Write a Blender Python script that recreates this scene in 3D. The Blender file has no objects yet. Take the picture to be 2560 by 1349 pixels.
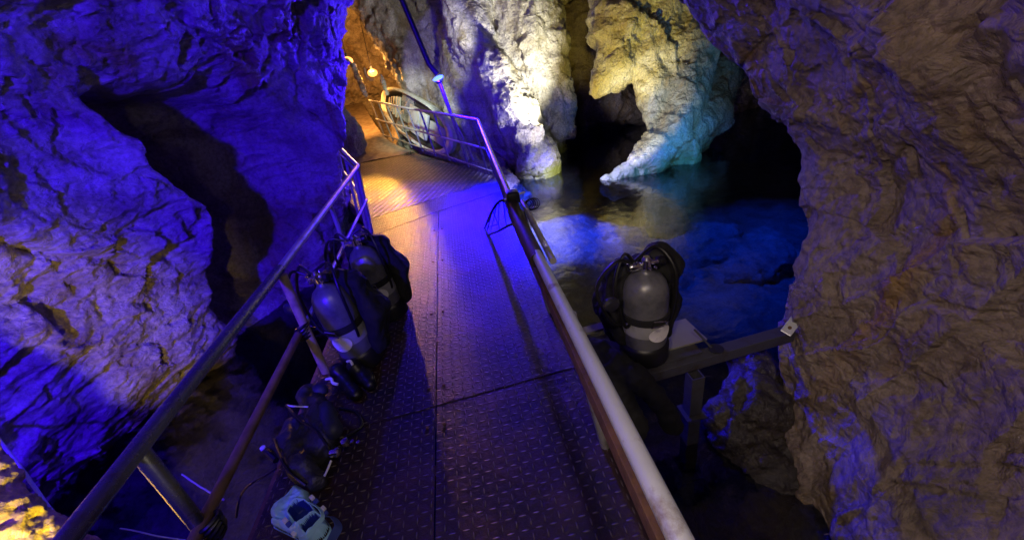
import bpy, bmesh, math, random
import numpy as np
from mathutils import Matrix, Vector
random.seed(4)
S = bpy.context.scene
COL = S.collection

# ------------------------------------------------------------------ camera
F_PX, CX, CY, H = 1000.0, 1280.0, 674.5, 1.85
_v = np.array([1101-CX, 150-CY, F_PX]); _v /= np.linalg.norm(_v)
_n = np.array([320, 1826, F_PX]); _n -= _v*(_n@_v); _n /= np.linalg.norm(_n)
_r = np.cross(_n, _v)
if _r[0] < 0: _r = -_r
RW = np.array([_r, _v, -_n])
CAM = np.array([0, 0, H])
cam = bpy.data.cameras.new('camera'); co = bpy.data.objects.new('camera', cam); COL.objects.link(co)
cam.sensor_width = 36; cam.lens = 36*F_PX/2560; cam.clip_end = 200; cam.clip_start = 0.02
m = Matrix.Identity(4)
for i in range(3):
    m[i][0] = RW[i][0]; m[i][1] = -RW[i][1]; m[i][2] = -RW[i][2]; m[i][3] = CAM[i]
co.matrix_world = m
S.camera = co
# ------------------------------------------------------------------ world (a cave: practically no sky)
w = bpy.data.worlds.new('World'); S.world = w; w.use_nodes = True
w.node_tree.nodes['Background'].inputs[0].default_value = (0.12, 0.10, 0.35, 1)
w.node_tree.nodes['Background'].inputs[1].default_value = 0.012
S.view_settings.view_transform = 'Standard'; S.view_settings.look = 'None'
S.view_settings.exposure = 0; S.view_settings.gamma = 1
S.cycles.max_bounces = 6; S.cycles.diffuse_bounces = 3; S.cycles.transparent_max_bounces = 8
S.cycles.sample_clamp_indirect = 4; S.cycles.caustics_reflective = False; S.cycles.caustics_refractive = False

# ------------------------------------------------------------------ lamps of the cave, with added fill spots
def lamp(name, kind, loc, power, color, to=None, size=0.05, angle=60, blend=0.5):
    L = bpy.data.lights.new(name, kind); L.energy = power; L.color = color
    L.shadow_soft_size = size
    o = bpy.data.objects.new(name, L); COL.objects.link(o); o.location = loc
    if kind == 'SPOT': L.spot_size = math.radians(angle); L.spot_blend = blend
    if to is not None:
        o.rotation_euler = (Vector(to)-Vector(loc)).to_track_quat('-Z', 'Y').to_euler()
    return o
BLUE = (0.035, 0.004, 1.0)
lamp('blue_pole_light', 'SPOT', (-0.12, 8.28, 1.52), 1100, BLUE, to=(-2.6, 4.2, 1.3), size=0.06, angle=112, blend=0.6)
lamp('blue_pole_glow', 'POINT', (-0.02, 8.05, 1.44), 60, BLUE, size=0.06)
lamp('blue_right_light', 'SPOT', (0.0, 8.05, 1.6), 460, (0.06, 0.02, 1.0), to=(2.3, 2.2, 1.3), size=0.05, angle=52, blend=0.5)
lamp('blue_deck_light', 'SPOT', (-0.05, 8.0, 1.45), 4200, (0.002, 0.0, 1.0), to=(0.74, 5.2, 0.0), size=0.22, angle=29, blend=0.45)
lamp('blue_flood_rear', 'SPOT', (-2.0, -1.8, 2.7), 3100, (0.03, 0.0, 1.0), to=(-3.7, 3.6, 1.5), size=0.10, angle=84, blend=0.8)
lamp('pool_left_fill', 'SPOT', (-2.0, 2.6, 1.9), 90, (0.03, 0.02, 1.0), to=(-2.2, 2.6, -2.0), size=0.10, angle=85, blend=0.8)  # added spot, turns the water under the left rail blue
lamp('warm_rear_light', 'POINT', (-0.75, -0.9, 2.5), 19, (1.0, 0.80, 0.58), size=0.06)
lamp('warm_deck_light', 'SPOT', (0.35, -0.3, 2.6), 58, (1.0, 0.84, 0.76), to=(0.4, 1.6, 0.0), size=0.06, angle=80, blend=0.8)
lamp('warm_wall_light', 'SPOT', (-0.6, -0.3, 2.3), 112, (1.0, 0.78, 0.54), to=(2.1, 1.0, 0.8), size=0.08, angle=84, blend=0.9)
lamp('tunnel_bulb_light', 'POINT', (-2.0, 13.3, 1.86), 300, (1.0, 0.43, 0.09), size=0.07)
lamp('tunnel_bulb_beam', 'SPOT', (-2.0, 13.2, 1.86), 1700, (1.0, 0.44, 0.05), to=(-2.0, 4.4, 0.0), size=0.07, angle=21, blend=0.55)
lamp('tunnel_bulb_light_far', 'SPOT', (-2.9, 13.3, 2.1), 800, (1.0, 0.40, 0.08), to=(-3.4, 16.5, 0.4), size=0.06, angle=160, blend=0.6)
lamp('pillar_uplight', 'SPOT', (2.35, 7.4, -0.3), 330, (0.90, 0.84, 1.0), to=(1.3, 9.8, 1.0), size=0.04, angle=42, blend=0.6)
lamp('pillar_foot_light', 'SPOT', (2.3, 8.0, -0.6), 30, (0.95, 0.95, 0.9), to=(1.75, 9.2, -0.5), size=0.03, angle=80, blend=0.8)
lamp('yellow_uplight', 'SPOT', (2.3, 6.9, 0.1), 330, (1.0, 0.80, 0.11), to=(3.5, 9.2, 2.1), size=0.05, angle=74, blend=0.5)
lamp('grey_wall_light', 'SPOT', (2.2, 8.7, 0.3), 480, (1.0, 0.97, 0.80), to=(0.7, 11.6, 2.5), size=0.05, angle=84, blend=0.6)
lamp('grey_wall_light_left', 'SPOT', (0.6, 9.0, 2.2), 90, (1.0, 0.98, 0.80), to=(-0.8, 12.3, 2.3), size=0.05, angle=80, blend=0.7)
lamp('white_side_light', 'SPOT', (2.2, 6.6, -0.45), 300, (0.84, 0.84, 1.0), to=(3.4, 8.0, 0.0), size=0.05, angle=44, blend=0.5)
lamp('teal_light', 'SPOT', (4.6, 6.0, -0.2), 90, (0.10, 0.36, 1.0), to=(4.2, 8.4, 0.9), size=0.05, angle=105, blend=1.0)
lamp('boat_fill', 'SPOT', (-1.5, 8.4, 2.6), 520, (0.88, 1.0, 0.76), to=(-0.9, 11.4, 0.6), size=0.08, angle=46, blend=0.6)  # added spot with no lamp of its own, brightens the boat
lamp('pool_blue_light', 'SPOT', (3.4, 5.4, 2.2), 900, (0.012, 0.19, 1.0), to=(4.6, 6.4, -2.0), size=0.25, angle=86, blend=0.9)
lamp('pool_far_fill', 'SPOT', (6.0, 6.4, 1.2), 420, (0.01, 0.20, 1.0), to=(6.3, 6.8, -2.0), size=0.25, angle=88, blend=1.0)  # added spot, lifts the dark far end of the pool
lamp('pool_violet_fill', 'SPOT', (1.0, 8.0, 1.7), 4600, (0.20, 0.20, 1.0), to=(2.0, 7.0, -1.8), size=0.15, angle=80, blend=0.8)  # added spot, brightens the bed where the lit pillars should reflect
lamp('yellow_corner_light', 'SPOT', (-1.95, 0.80, 0.05), 135, (1.0, 0.66, 0.08), to=(-2.70, 1.40, 0.05), size=0.04, angle=78, blend=0.5)
lamp('yellow_rail_fill', 'SPOT', (-0.35, 0.2, 0.30), 15, (1.0, 0.93, 0.74), to=(-1.27, 1.4, 0.87), size=0.04, angle=30, blend=0.8)  # added spot, only for the highlight along the left rail

# ------------------------------------------------------------------ helpers
def ray(px, py): return RW@np.array([px-CX, py-CY, F_PX])
def onz(px, py, z=0.0):
    d = ray(px, py); return CAM+d*((z-H)/d[2])
def ony(px, py, y):
    d = ray(px, py); return CAM+d*(y/d[1])
def onx(px, py, x):
    d = ray(px, py); return CAM+d*(x/d[0])
def scale_at(p):      # metres per photograph pixel at a point
    return float((RW.T@(np.asarray(p)-CAM))[2]/F_PX)

def _hash(ix, iy, iz, s):
    n = ix.astype(np.uint32)*np.uint32(374761393)+iy.astype(np.uint32)*np.uint32(668265263)+iz.astype(np.uint32)*np.uint32(2246822519)+np.uint32(s*3266489917 & 0xffffffff)
    n ^= n >> np.uint32(15); n *= np.uint32(2246822519); n ^= n >> np.uint32(13); n *= np.uint32(3266489917); n ^= n >> np.uint32(16)
    return n
def noise(p, s=0):
    p = np.asarray(p, np.float32); i = np.floor(p).astype(np.int32); f = p-i
    u = f*f*f*(f*(f*6-15)+10); out = np.zeros(len(p), np.float32)
    for dx in (0, 1):
        wx = u[:, 0] if dx else 1-u[:, 0]
        for dy in (0, 1):
            wy = u[:, 1] if dy else 1-u[:, 1]
            for dz in (0, 1):
                wz = u[:, 2] if dz else 1-u[:, 2]
                h = _hash(i[:, 0]+dx, i[:, 1]+dy, i[:, 2]+dz, s)
                gx = (h & np.uint32(1023)).astype(np.float32)/511.5-1
                gy = ((h >> np.uint32(10)) & np.uint32(1023)).astype(np.float32)/511.5-1
                gz = ((h >> np.uint32(20)) & np.uint32(1023)).astype(np.float32)/511.5-1
                out += wx*wy*wz*(gx*(f[:, 0]-dx)+gy*(f[:, 1]-dy)+gz*(f[:, 2]-dz))
    return out*1.25
def fbm(p, o=4, s=0, g=0.5):
    a = 1.0; t = 0
    for k in range(o):
        t = t+a*noise(p*(2.03**k)+k*7.3, s+k); a *= g
    return t
def ridged(p, o=3, s=0, g=0.5):
    a = 1.0; t = 0
    for k in range(o):
        t = t+a*(1-np.abs(noise(p*(2.03**k)+k*3.1, s+k))*2.2); a *= g
    return t
def cells(p, s=0):
    """nearest cell: distance, second distance, offset, random vector"""
    p = np.asarray(p, np.float32); i = np.floor(p).astype(np.int32); f = p-i; N = len(p)
    b1 = np.full(N, 9, np.float32); b2 = b1.copy(); off = np.zeros((N, 3), np.float32); hid = np.zeros(N, np.uint32)
    for dx in (-1, 0, 1):
        for dy in (-1, 0, 1):
            for dz in (-1, 0, 1):
                h = _hash(i[:, 0]+dx, i[:, 1]+dy, i[:, 2]+dz, s)
                ox = dx+(h & np.uint32(1023)).astype(np.float32)/1023-f[:, 0]
                oy = dy+((h >> np.uint32(10)) & np.uint32(1023)).astype(np.float32)/1023-f[:, 1]
                oz = dz+((h >> np.uint32(20)) & np.uint32(1023)).astype(np.float32)/1023-f[:, 2]
                d = ox*ox+oy*oy+oz*oz
                c = d < b1
                b2 = np.where(c, b1, np.minimum(b2, d)); b1 = np.where(c, d, b1)
                off[c, 0] = ox[c]; off[c, 1] = oy[c]; off[c, 2] = oz[c]; hid[c] = h[c]
    h = hid*np.uint32(2654435761); h ^= h >> np.uint32(15)
    g = np.stack([(h & np.uint32(1023)).astype(np.float32)/511.5-1, ((h >> np.uint32(10)) & np.uint32(1023)).astype(np.float32)/511.5-1, ((h >> np.uint32(20)) & np.uint32(1023)).astype(np.float32)/511.5-1], 1)
    return np.sqrt(b1), np.sqrt(b2), off, g
def facet(p, s=0):
    d1, d2, off, g = cells(p, s)
    e = np.clip((d2-d1)*4, 0, 1)
    return (off*g).sum(1)+0.5*g[:, 0]*e

def rock_disp(p, s=0, big=1.0, mid=1.0, fine=1.0, flute=(1.2, 1.2, 0.5)):
    wv = np.stack([noise(p*0.7, s+11), noise(p*0.7, s+12), noise(p*0.7, s+13)], 1)*0.45
    q = p+wv
    w2 = np.stack([noise(p*3.1, s+14), noise(p*3.1, s+15), noise(p*3.1, s+16)], 1)*0.10
    d = big*0.20*fbm(q*0.8, 2, s)
    d += mid*0.10*(ridged(q*np.array(flute), 2, s+20)-0.9)
    d += mid*0.105*facet((q+w2)*np.array([1.5, 1.5, 1.1]), s+30)
    d += mid*0.055*facet((q+w2)*3.7, s+40)
    d += fine*0.020*facet((p+w2)*np.array([9, 9, 8]), s+50)
    d += fine*0.022*fbm((q+w2)*5, 4, s+60)
    d += fine*0.006*ridged((p+w2)*np.array([16, 16, 22]), 2, s+70)
    return d

def mesh_from(name, V, Fc, mat=None, parent=None, loc=(0, 0, 0), smooth=True):
    V = np.asarray(V, np.float64)
    me = bpy.data.meshes.new(name)
    if isinstance(Fc, np.ndarray):
        n, k = Fc.shape
        me.vertices.add(len(V)); me.vertices.foreach_set('co', V.astype(np.float32).ravel())
        me.loops.add(n*k); me.loops.foreach_set('vertex_index', Fc.astype(np.int32).ravel())
        me.polygons.add(n); me.polygons.foreach_set('loop_start', np.arange(0, n*k, k, dtype=np.int32))
        me.update(calc_edges=True); me.validate()
    else:
        me.from_pydata([tuple(map(float, v)) for v in V], [], [tuple(map(int, f)) for f in Fc])
    me.polygons.foreach_set('use_smooth', [smooth]*len(me.polygons))
    o = bpy.data.objects.new(name, me); COL.objects.link(o)
    if mat: me.materials.append(mat)
    if parent is not None:
        o.parent = parent
    o.location = loc
    return o
def tag(o, label=None, cat=None, group=None, kind=None):
    if label: o['label'] = label
    if cat: o['category'] = cat
    if group: o['group'] = group
    if kind: o['kind'] = kind
    return o
def thing(name, loc, label, cat, group=None):
    o = bpy.data.objects.new(name, None); COL.objects.link(o); o.location = [float(x) for x in loc]
    o.empty_display_size = 0.1
    return tag(o, label, cat, group)

class MB:
    """collects shapes (world or local coordinates) into ONE mesh"""
    def __init__(s): s.v = []; s.f = []
    def add(s, V, Fc):
        b = len(s.v); s.v += [tuple(map(float, x)) for x in V]; s.f += [tuple(int(i)+b for i in f) for f in Fc]; return s
    def tube(s, pts, r, n=12, cap=True):
        P = [np.array(p, float) for p in pts]; m_ = len(P)
        R = r if hasattr(r, '__len__') else [r]*m_
        V = []; Fc = []; up = None
        for i, p in enumerate(P):
            t = P[min(i+1, m_-1)]-P[max(i-1, 0)]; t = t/(np.linalg.norm(t)+1e-9)
            if up is None: up = np.array([0, 0, 1.]) if abs(t[2]) < .9 else np.array([1., 0, 0])
            a = np.cross(t, up); a /= np.linalg.norm(a)+1e-9; b = np.cross(a, t); up = b
            for k in range(n):
                th = 2*math.pi*k/n; V.append(p+R[i]*(math.cos(th)*a+math.sin(th)*b))
        for i in range(m_-1):
            for k in range(n):
                Fc.append((i*n+k, i*n+(k+1) % n, (i+1)*n+(k+1) % n, (i+1)*n+k))
        if cap: Fc.append(tuple(range(n))[::-1]); Fc.append(tuple((m_-1)*n+k for k in range(n)))
        return s.add(V, Fc)
    def box(s, c, size, ax=None, bev=0.0):
        """c centre, size full, ax 3 unit axes; small bevel"""
        A = np.eye(3) if ax is None else np.array(ax, float)
        h = np.array(size, float)/2; b = min(bev, min(h)*.9)
        if b <= 0:
            V = [np.array(c)+A.T@(h*np.array(q)) for q in [(-1,-1,-1),(1,-1,-1),(1,1,-1),(-1,1,-1),(-1,-1,1),(1,-1,1),(1,1,1),(-1,1,1)]]
            return s.add(V, [(0,3,2,1),(4,5,6,7),(0,1,5,4),(1,2,6,5),(2,3,7,6),(3,0,4,7)])
        bm = bmesh.new(); bmesh.ops.create_cube(bm, size=1)
        for v in bm.verts: v.co = Vector([v.co[i]*size[i] for i in range(3)])
        bmesh.ops.bevel(bm, geom=bm.edges[:], offset=b, segments=2, affect='EDGES', profile=0.6)
        bm.verts.index_update()
        V = [np.array(c)+A.T@np.array(v.co) for v in bm.verts]; Fc = [[v.index for v in f.verts] for f in bm.faces]; bm.free()
        return s.add(V, Fc)
    def lathe(s, prof, n=32, base=(0, 0, 0), ax=None):
        A = np.eye(3) if ax is None else np.array(ax, float)
        V = []; Fc = []; m_ = len(prof)
        for r, z in prof:
            for k in range(n):
                th = 2*math.pi*k/n; V.append(np.array(base)+A.T@np.array([r*math.cos(th), r*math.sin(th), z]))
        for i in range(m_-1):
            for k in range(n): Fc.append((i*n+k, i*n+(k+1) % n, (i+1)*n+(k+1) % n, (i+1)*n+k))
        Fc.append(tuple(range(n))[::-1]); Fc.append(tuple((m_-1)*n+k for k in range(n)))
        return s.add(V, Fc)
    def build(s, name, mat, parent=None, loc=None, smooth=True, sharp=35):
        """vertices given in world space when loc is given -> origin moved to loc; parent's own location is subtracted"""
        V = np.array(s.v)
        if loc is not None: V = V-np.array(loc, float)
        o = mesh_from(name, V, s.f, mat, parent, (0, 0, 0) if loc is None or parent is not None else loc, smooth)
        if smooth:
            try: o.data.set_sharp_from_angle(angle=math.radians(sharp))
            except Exception: pass
        return o

def surf_nets(Fd, org, h):
    """naive surface nets of the scalar grid Fd (negative inside)"""
    n = Fd.shape; neg = Fd < 0
    c = [neg[dx:n[0]-1+dx, dy:n[1]-1+dy, dz:n[2]-1+dz] for dx in (0, 1) for dy in (0, 1) for dz in (0, 1)]
    sm = sum(x.astype(np.int8) for x in c); act = (sm > 0) & (sm < 8)
    idx = -np.ones(act.shape, np.int64); I = np.argwhere(act); idx[act] = np.arange(len(I))
    acc = np.zeros((len(I), 3)); cnt = np.zeros(len(I))
    corners = [(dx, dy, dz) for dx in (0, 1) for dy in (0, 1) for dz in (0, 1)]
    val = {q: Fd[I[:, 0]+q[0], I[:, 1]+q[1], I[:, 2]+q[2]] for q in corners}
    for a in corners:
        for ax in range(3):
            if a[ax]: continue
            b = list(a); b[ax] = 1; b = tuple(b)
            fa, fb = val[a], val[b]; mk = (fa < 0) != (fb < 0)
            t = np.where(mk, fa/np.where(fa-fb == 0, 1, fa-fb), 0)
            for k in range(3):
                acc[:, k] += np.where(mk, a[k]+(t if k == ax else 0), 0)
            cnt += mk
    V = (I+acc/cnt[:, None])*h+np.array(org)
    Q = []
    for ax in range(3):
        o1, o2 = (ax+1) % 3, (ax+2) % 3
        sl0 = [slice(1, n[k]-1) for k in range(3)]; sl0[ax] = slice(0, n[ax]-1)
        sl1 = list(sl0); sl1[ax] = slice(1, n[ax])
        a = neg[tuple(sl0)]; b = neg[tuple(sl1)]; cr = a != b
        J = np.argwhere(cr); J = J+np.array([sl0[k].start for k in range(3)])
        fl = a[cr]
        def g(d1, d2):
            K = J.copy(); K[:, o1] -= d1; K[:, o2] -= d2
            return idx[K[:, 0], K[:, 1], K[:, 2]]
        q = np.stack([g(1, 1), g(0, 1), g(0, 0), g(1, 0)], 1)
        q[~fl] = q[~fl][:, ::-1]
        q = q[(q >= 0).all(1)]
        Q.append(q)
    return V, np.concatenate(Q)

def smin(a, b, k):
    h = np.clip(0.5+0.5*(b-a)/k, 0, 1); return b*(1-h)+a*h-k*h*(1-h)
def sdf_mesh(chains, h, k=0.25, cuts=(), pad=0.3, zmin=None, warp=None):
    """chains: lists of (x,y,z,r); union of round cones, smoothly blended"""
    A = np.concatenate([np.array(c, float) for c in chains])
    lo = (A[:, :3]-A[:, 3:4]).min(0)-pad; hi = (A[:, :3]+A[:, 3:4]).max(0)+pad
    if zmin is not None: lo[2] = zmin
    n = np.ceil((hi-lo)/h).astype(int)+1
    G = np.stack(np.meshgrid(*[lo[i]+np.arange(n[i])*h for i in range(3)], indexing='ij'), -1).reshape(-1, 3).astype(np.float32)
    if warp is not None: G2 = G+warp(G)
    else: G2 = G
    def cone(p0, p1):
        a = p0[:3].astype(np.float32); ab = (p1[:3]-p0[:3]).astype(np.float32); L = float((ab*ab).sum())
        t = np.clip(((G2-a)@ab)/L, 0, 1) if L > 1e-9 else np.zeros(len(G2), np.float32)
        dd = G2-a-t[:, None]*ab
        return np.sqrt((dd*dd).sum(1))-(p0[3]+t*(p1[3]-p0[3]))
    D = None
    for c in chains:
        c = np.array(c, float)
        for i in range(max(1, len(c)-1)):
            d = cone(c[i], c[min(i+1, len(c)-1)])
            D = d if D is None else smin(D, d, k)
    for c in cuts:
        c = np.array(c, float)
        for i in range(max(1, len(c)-1)):
            D = -smin(-D, cone(c[i], c[min(i+1, len(c)-1)]), 0.06)
    D = D.reshape(tuple(n)); D[[0, -1]] = 1; D[:, [0, -1]] = 1; D[:, :, [0, -1]] = 1
    return surf_nets(D, lo, h)
def displaced(name, V, Q, fn, mat, root=None, parent=None, pre=0):
    """mesh pushed along its normals by fn(points)"""
    o = mesh_from(name, V, Q, mat, parent)
    me = o.data; N = np.empty(len(V)*3, np.float32); me.vertices.foreach_get('normal', N)
    V2 = np.asarray(V)+N.reshape(-1, 3)*fn(np.asarray(V, np.float32))[:, None]
    off = np.zeros(3) if root is None else np.array(root, float)
    me.vertices.foreach_set('co', (V2-off).astype(np.float32).ravel()); me.update()
    if parent is None: o.location = off
    return o
def catmull(C, n):
    """C [m,...] control values -> n samples"""
    C = np.asarray(C, float); m_ = len(C)
    t = np.linspace(0, m_-1, n); i = np.minimum(t.astype(int), m_-2); f = (t-i).reshape((-1,)+(1,)*(C.ndim-1))
    p0 = C[np.maximum(i-1, 0)]; p1 = C[i]; p2 = C[i+1]; p3 = C[np.minimum(i+2, m_-1)]
    return 0.5*((2*p1)+(-p0+p2)*f+(2*p0-5*p1+4*p2-p3)*f*f+(-p0+3*p1-3*p2+p3)*f**3)
def sheet(C, nu, nv):
    """C[rows][cols][3] -> grid mesh"""
    C = np.array(C, float); A = catmull(C, nv); B = catmull(A.transpose(1, 0, 2), nu)   # [nu,nv,3]
    V = B.reshape(-1, 3); i = np.arange(nu-1)[:, None]*nv+np.arange(nv-1)[None]
    Q = np.stack([i, i+nv, i+nv+1, i+1], -1).reshape(-1, 4)
    return V, Q

# ------------------------------------------------------------------ materials
def mat(name, rgb, rough=0.5, metal=0.0, spec=0.5, bump=None, var=None, emit=None, coat=0.0):
    M = bpy.data.materials.new(name); M.use_nodes = True; nt = M.node_tree; b = nt.nodes['Principled BSDF']
    b.inputs['Base Color'].default_value = (*rgb, 1); b.inputs['Roughness'].default_value = rough
    b.inputs['Metallic'].default_value = metal; b.inputs['Specular IOR Level'].default_value = spec
    b.inputs['Coat Weight'].default_value = coat
    tc = nt.nodes.new('ShaderNodeTexCoord')
    if var:      # (second colour, scale, low, high)
        c2, sc, lo, hi = var
        n = nt.nodes.new('ShaderNodeTexNoise'); n.inputs['Scale'].default_value = sc; n.inputs['Detail'].default_value = 8; n.inputs['Roughness'].default_value = .65
        r = nt.nodes.new('ShaderNodeValToRGB'); r.color_ramp.elements[0].position = lo; r.color_ramp.elements[1].position = hi
        r.color_ramp.elements[0].color = (*rgb, 1); r.color_ramp.elements[1].color = (*c2, 1)
        nt.links.new(tc.outputs['Object'], n.inputs['Vector']); nt.links.new(n.outputs['Fac'], r.inputs['Fac']); nt.links.new(r.outputs['Color'], b.inputs['Base Color'])
        mr = nt.nodes.new('ShaderNodeMapRange'); mr.inputs['To Min'].default_value = max(0.05, rough-.12); mr.inputs['To Max'].default_value = min(1, rough+.2)
        nt.links.new(n.outputs['Fac'], mr.inputs['Value']); nt.links.new(mr.outputs['Result'], b.inputs['Roughness'])
    if bump:     # (scale, strength, distance)
        n = nt.nodes.new('ShaderNodeTexNoise'); n.inputs['Scale'].default_value = bump[0]; n.inputs['Detail'].default_value = 6
        bp = nt.nodes.new('ShaderNodeBump'); bp.inputs['Strength'].default_value = bump[1]; bp.inputs['Distance'].default_value = bump[2]
        nt.links.new(tc.outputs['Object'], n.inputs['Vector']); nt.links.new(n.outputs['Fac'], bp.inputs['Height']); nt.links.new(bp.outputs['Normal'], b.inputs['Normal'])
    if emit: b.inputs['Emission Color'].default_value = (*emit[0], 1); b.inputs['Emission Strength'].default_value = emit[1]
    return M

def rock_mat(name, c1, c2, c3, stain, rough=0.5, fine=1.0, foot_tint=None, aniso=1.3, bump=.7):
    """limestone: three tones, ochre stains, wet sheen in patches, strong relief"""
    M = bpy.data.materials.new(name); M.use_nodes = True; nt = M.node_tree; L = nt.links.new; N = nt.nodes.new
    b = nt.nodes['Principled BSDF']; tc = N('ShaderNodeTexCoord'); P = tc.outputs['Object']
    def nz(sc, det=8, ro=.6, dist=0.0, vec=None):
        n = N('ShaderNodeTexNoise'); n.inputs['Scale'].default_value = sc; n.inputs['Detail'].default_value = det; n.inputs['Roughness'].default_value = ro; n.inputs['Distortion'].default_value = dist
        L(vec or P, n.inputs['Vector']); return n.outputs['Fac']
    def ramp(f, stops):
        r = N('ShaderNodeValToRGB'); e = r.color_ramp.elements
        while len(e) < len(stops): e.new(0.5)
        for k, (p, c) in enumerate(stops): e[k].position = p; e[k].color = (*c, 1)
        L(f, r.inputs['Fac']); return r.outputs['Color']
    def mixc(f, a, c, bt='MIX'):
        x = N('ShaderNodeMix'); x.data_type = 'RGBA'; x.blend_type = bt
        if isinstance(f, float): x.inputs[0].default_value = f
        else: L(f, x.inputs[0])
        L(a, x.inputs[6]); L(c, x.inputs[7]) if not isinstance(c, tuple) else setattr(x.inputs[7], 'default_value', (*c, 1)); return x.outputs[2]
    def bw(lo, hi, f):
        r = N('ShaderNodeMapRange'); r.interpolation_type = 'SMOOTHSTEP'; r.inputs['From Min'].default_value = lo; r.inputs['From Max'].default_value = hi; L(f, r.inputs['Value']); return r.outputs['Result']
    mp = N('ShaderNodeMapping'); mp.inputs['Scale'].default_value = (1, 1, .35); L(P, mp.inputs['Vector'])
    col = ramp(nz(1.7, 10, .62, .6), [(.36, c1), (.5, c2), (.64, c3)])
    col = mixc(bw(.52, .68, nz(1.1, 6, .6, 1.2, mp.outputs['Vector'])), col, stain)
    speck = ramp(nz(26, 8, .7), [(.38, (.55, .55, .55)), (.58, (1.12, 1.1, 1.06))])
    col = mixc(0.8, col, speck, 'MULTIPLY')
    if foot_tint:  # greenish tint at and below the water line, fading upward
        gm = N('ShaderNodeNewGeometry'); sx = N('ShaderNodeSeparateXYZ'); L(gm.outputs['Position'], sx.inputs[0])
        ad = N('ShaderNodeMath'); ad.operation = 'MULTIPLY_ADD'; L(nz(6, 4), ad.inputs[0]); ad.inputs[1].default_value = -0.5; L(sx.outputs['Z'], ad.inputs[2])
        r = N('ShaderNodeMapRange'); r.inputs['From Min'].default_value = -0.93; r.inputs['From Max'].default_value = -0.68; r.inputs['To Min'].default_value = 1; r.inputs['To Max'].default_value = 0
        L(ad.outputs[0], r.inputs['Value']); col = mixc(r.outputs['Result'], col, foot_tint)
    L(col, b.inputs['Base Color'])
    mr = N('ShaderNodeMapRange'); mr.inputs['From Min'].default_value = .35; mr.inputs['From Max'].default_value = .65; mr.inputs['To Min'].default_value = rough-.16; mr.inputs['To Max'].default_value = rough+.22
    L(nz(2.3, 5, .6), mr.inputs['Value']); L(mr.outputs['Result'], b.inputs['Roughness'])
    b.inputs['Specular IOR Level'].default_value = .5
    # relief: wrinkles along flow direction, pits, grain
    mp2 = N('ShaderNodeMapping'); mp2.inputs['Scale'].default_value = (1.0, 1.0, aniso); mp2.inputs['Rotation'].default_value = (.5, .35, .2); L(P, mp2.inputs['Vector'])
    wr = nz(9*fine, 8, .62, .8, mp2.outputs['Vector']); gr = nz(55*fine, 5, .7)
    vo = N('ShaderNodeTexVoronoi'); vo.inputs['Scale'].default_value = 13*fine; vo.feature = 'F1'
    wv = N('ShaderNodeVectorMath'); wv.operation = 'MULTIPLY_ADD'
    nc = N('ShaderNodeTexNoise'); nc.inputs['Scale'].default_value = 6; L(P, nc.inputs['Vector']); L(nc.outputs['Color'], wv.inputs[0]); wv.inputs[1].default_value = (.3, .3, .3); L(P, wv.inputs[2]); L(wv.outputs[0], vo.inputs['Vector'])
    a = N('ShaderNodeMath'); a.operation = 'MULTIPLY_ADD'; L(vo.outputs['Distance'], a.inputs[0]); a.inputs[1].default_value = -.35; L(wr, a.inputs[2])
    a2 = N('ShaderNodeMath'); a2.operation = 'MULTIPLY_ADD'; L(gr, a2.inputs[0]); a2.inputs[1].default_value = .16; L(a.outputs[0], a2.inputs[2])
    bp = N('ShaderNodeBump'); bp.inputs['Strength'].default_value = bump; bp.inputs['Distance'].default_value = .05/fine
    L(a2.outputs[0], bp.inputs['Height']); L(bp.outputs['Normal'], b.inputs['Normal'])
    return M
R_LEFT = rock_mat('limestone_left', (.20, .16, .14), (.36, .32, .29), (.46, .43, .40), (.24, .20, .07), .34, aniso=2.2, bump=.72)
R_RIGHT = rock_mat('limestone_right', (.13, .10, .075), (.22, .17, .14), (.28, .23, .20), (.24, .15, .06), .35, aniso=1.15, bump=.8)
R_DARK = rock_mat('shaded_dark_rock', (.025, .02, .02), (.055, .045, .04), (.08, .07, .06), (.07, .045, .03), .4)  # shade beneath the platform is put into this boulder colour
R_BACK = rock_mat('limestone_back', (.22, .19, .15), (.38, .34, .29), (.48, .45, .40), (.25, .18, .10), .5, fine=.7)
R_PALE = rock_mat('flowstone_pale', (.38, .34, .24), (.60, .57, .48), (.70, .68, .62), (.45, .38, .20), .45, fine=.8, foot_tint=(.34, .36, .06), bump=.95)
R_YEL = rock_mat('rock_yellow_lit', (.42, .30, .05), (.62, .50, .09), (.72, .62, .16), (.5, .34, .05), .45, fine=1.3)  # yellow lamp light put into the stone colour
R_PILL = rock_mat('flowstone_yellow_lit', (.40, .33, .15), (.60, .54, .28), (.70, .66, .44), (.46, .36, .14), .42, fine=.8, foot_tint=(.34, .36, .10), bump=.95)  # stone yellowed so the pillar looks lit by the yellow uplight
R_BED = rock_mat('pool_bed_rock', (.16, .16, .15), (.28, .29, .28), (.36, .37, .36), (.2, .17, .12), .7, fine=.6)

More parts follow.
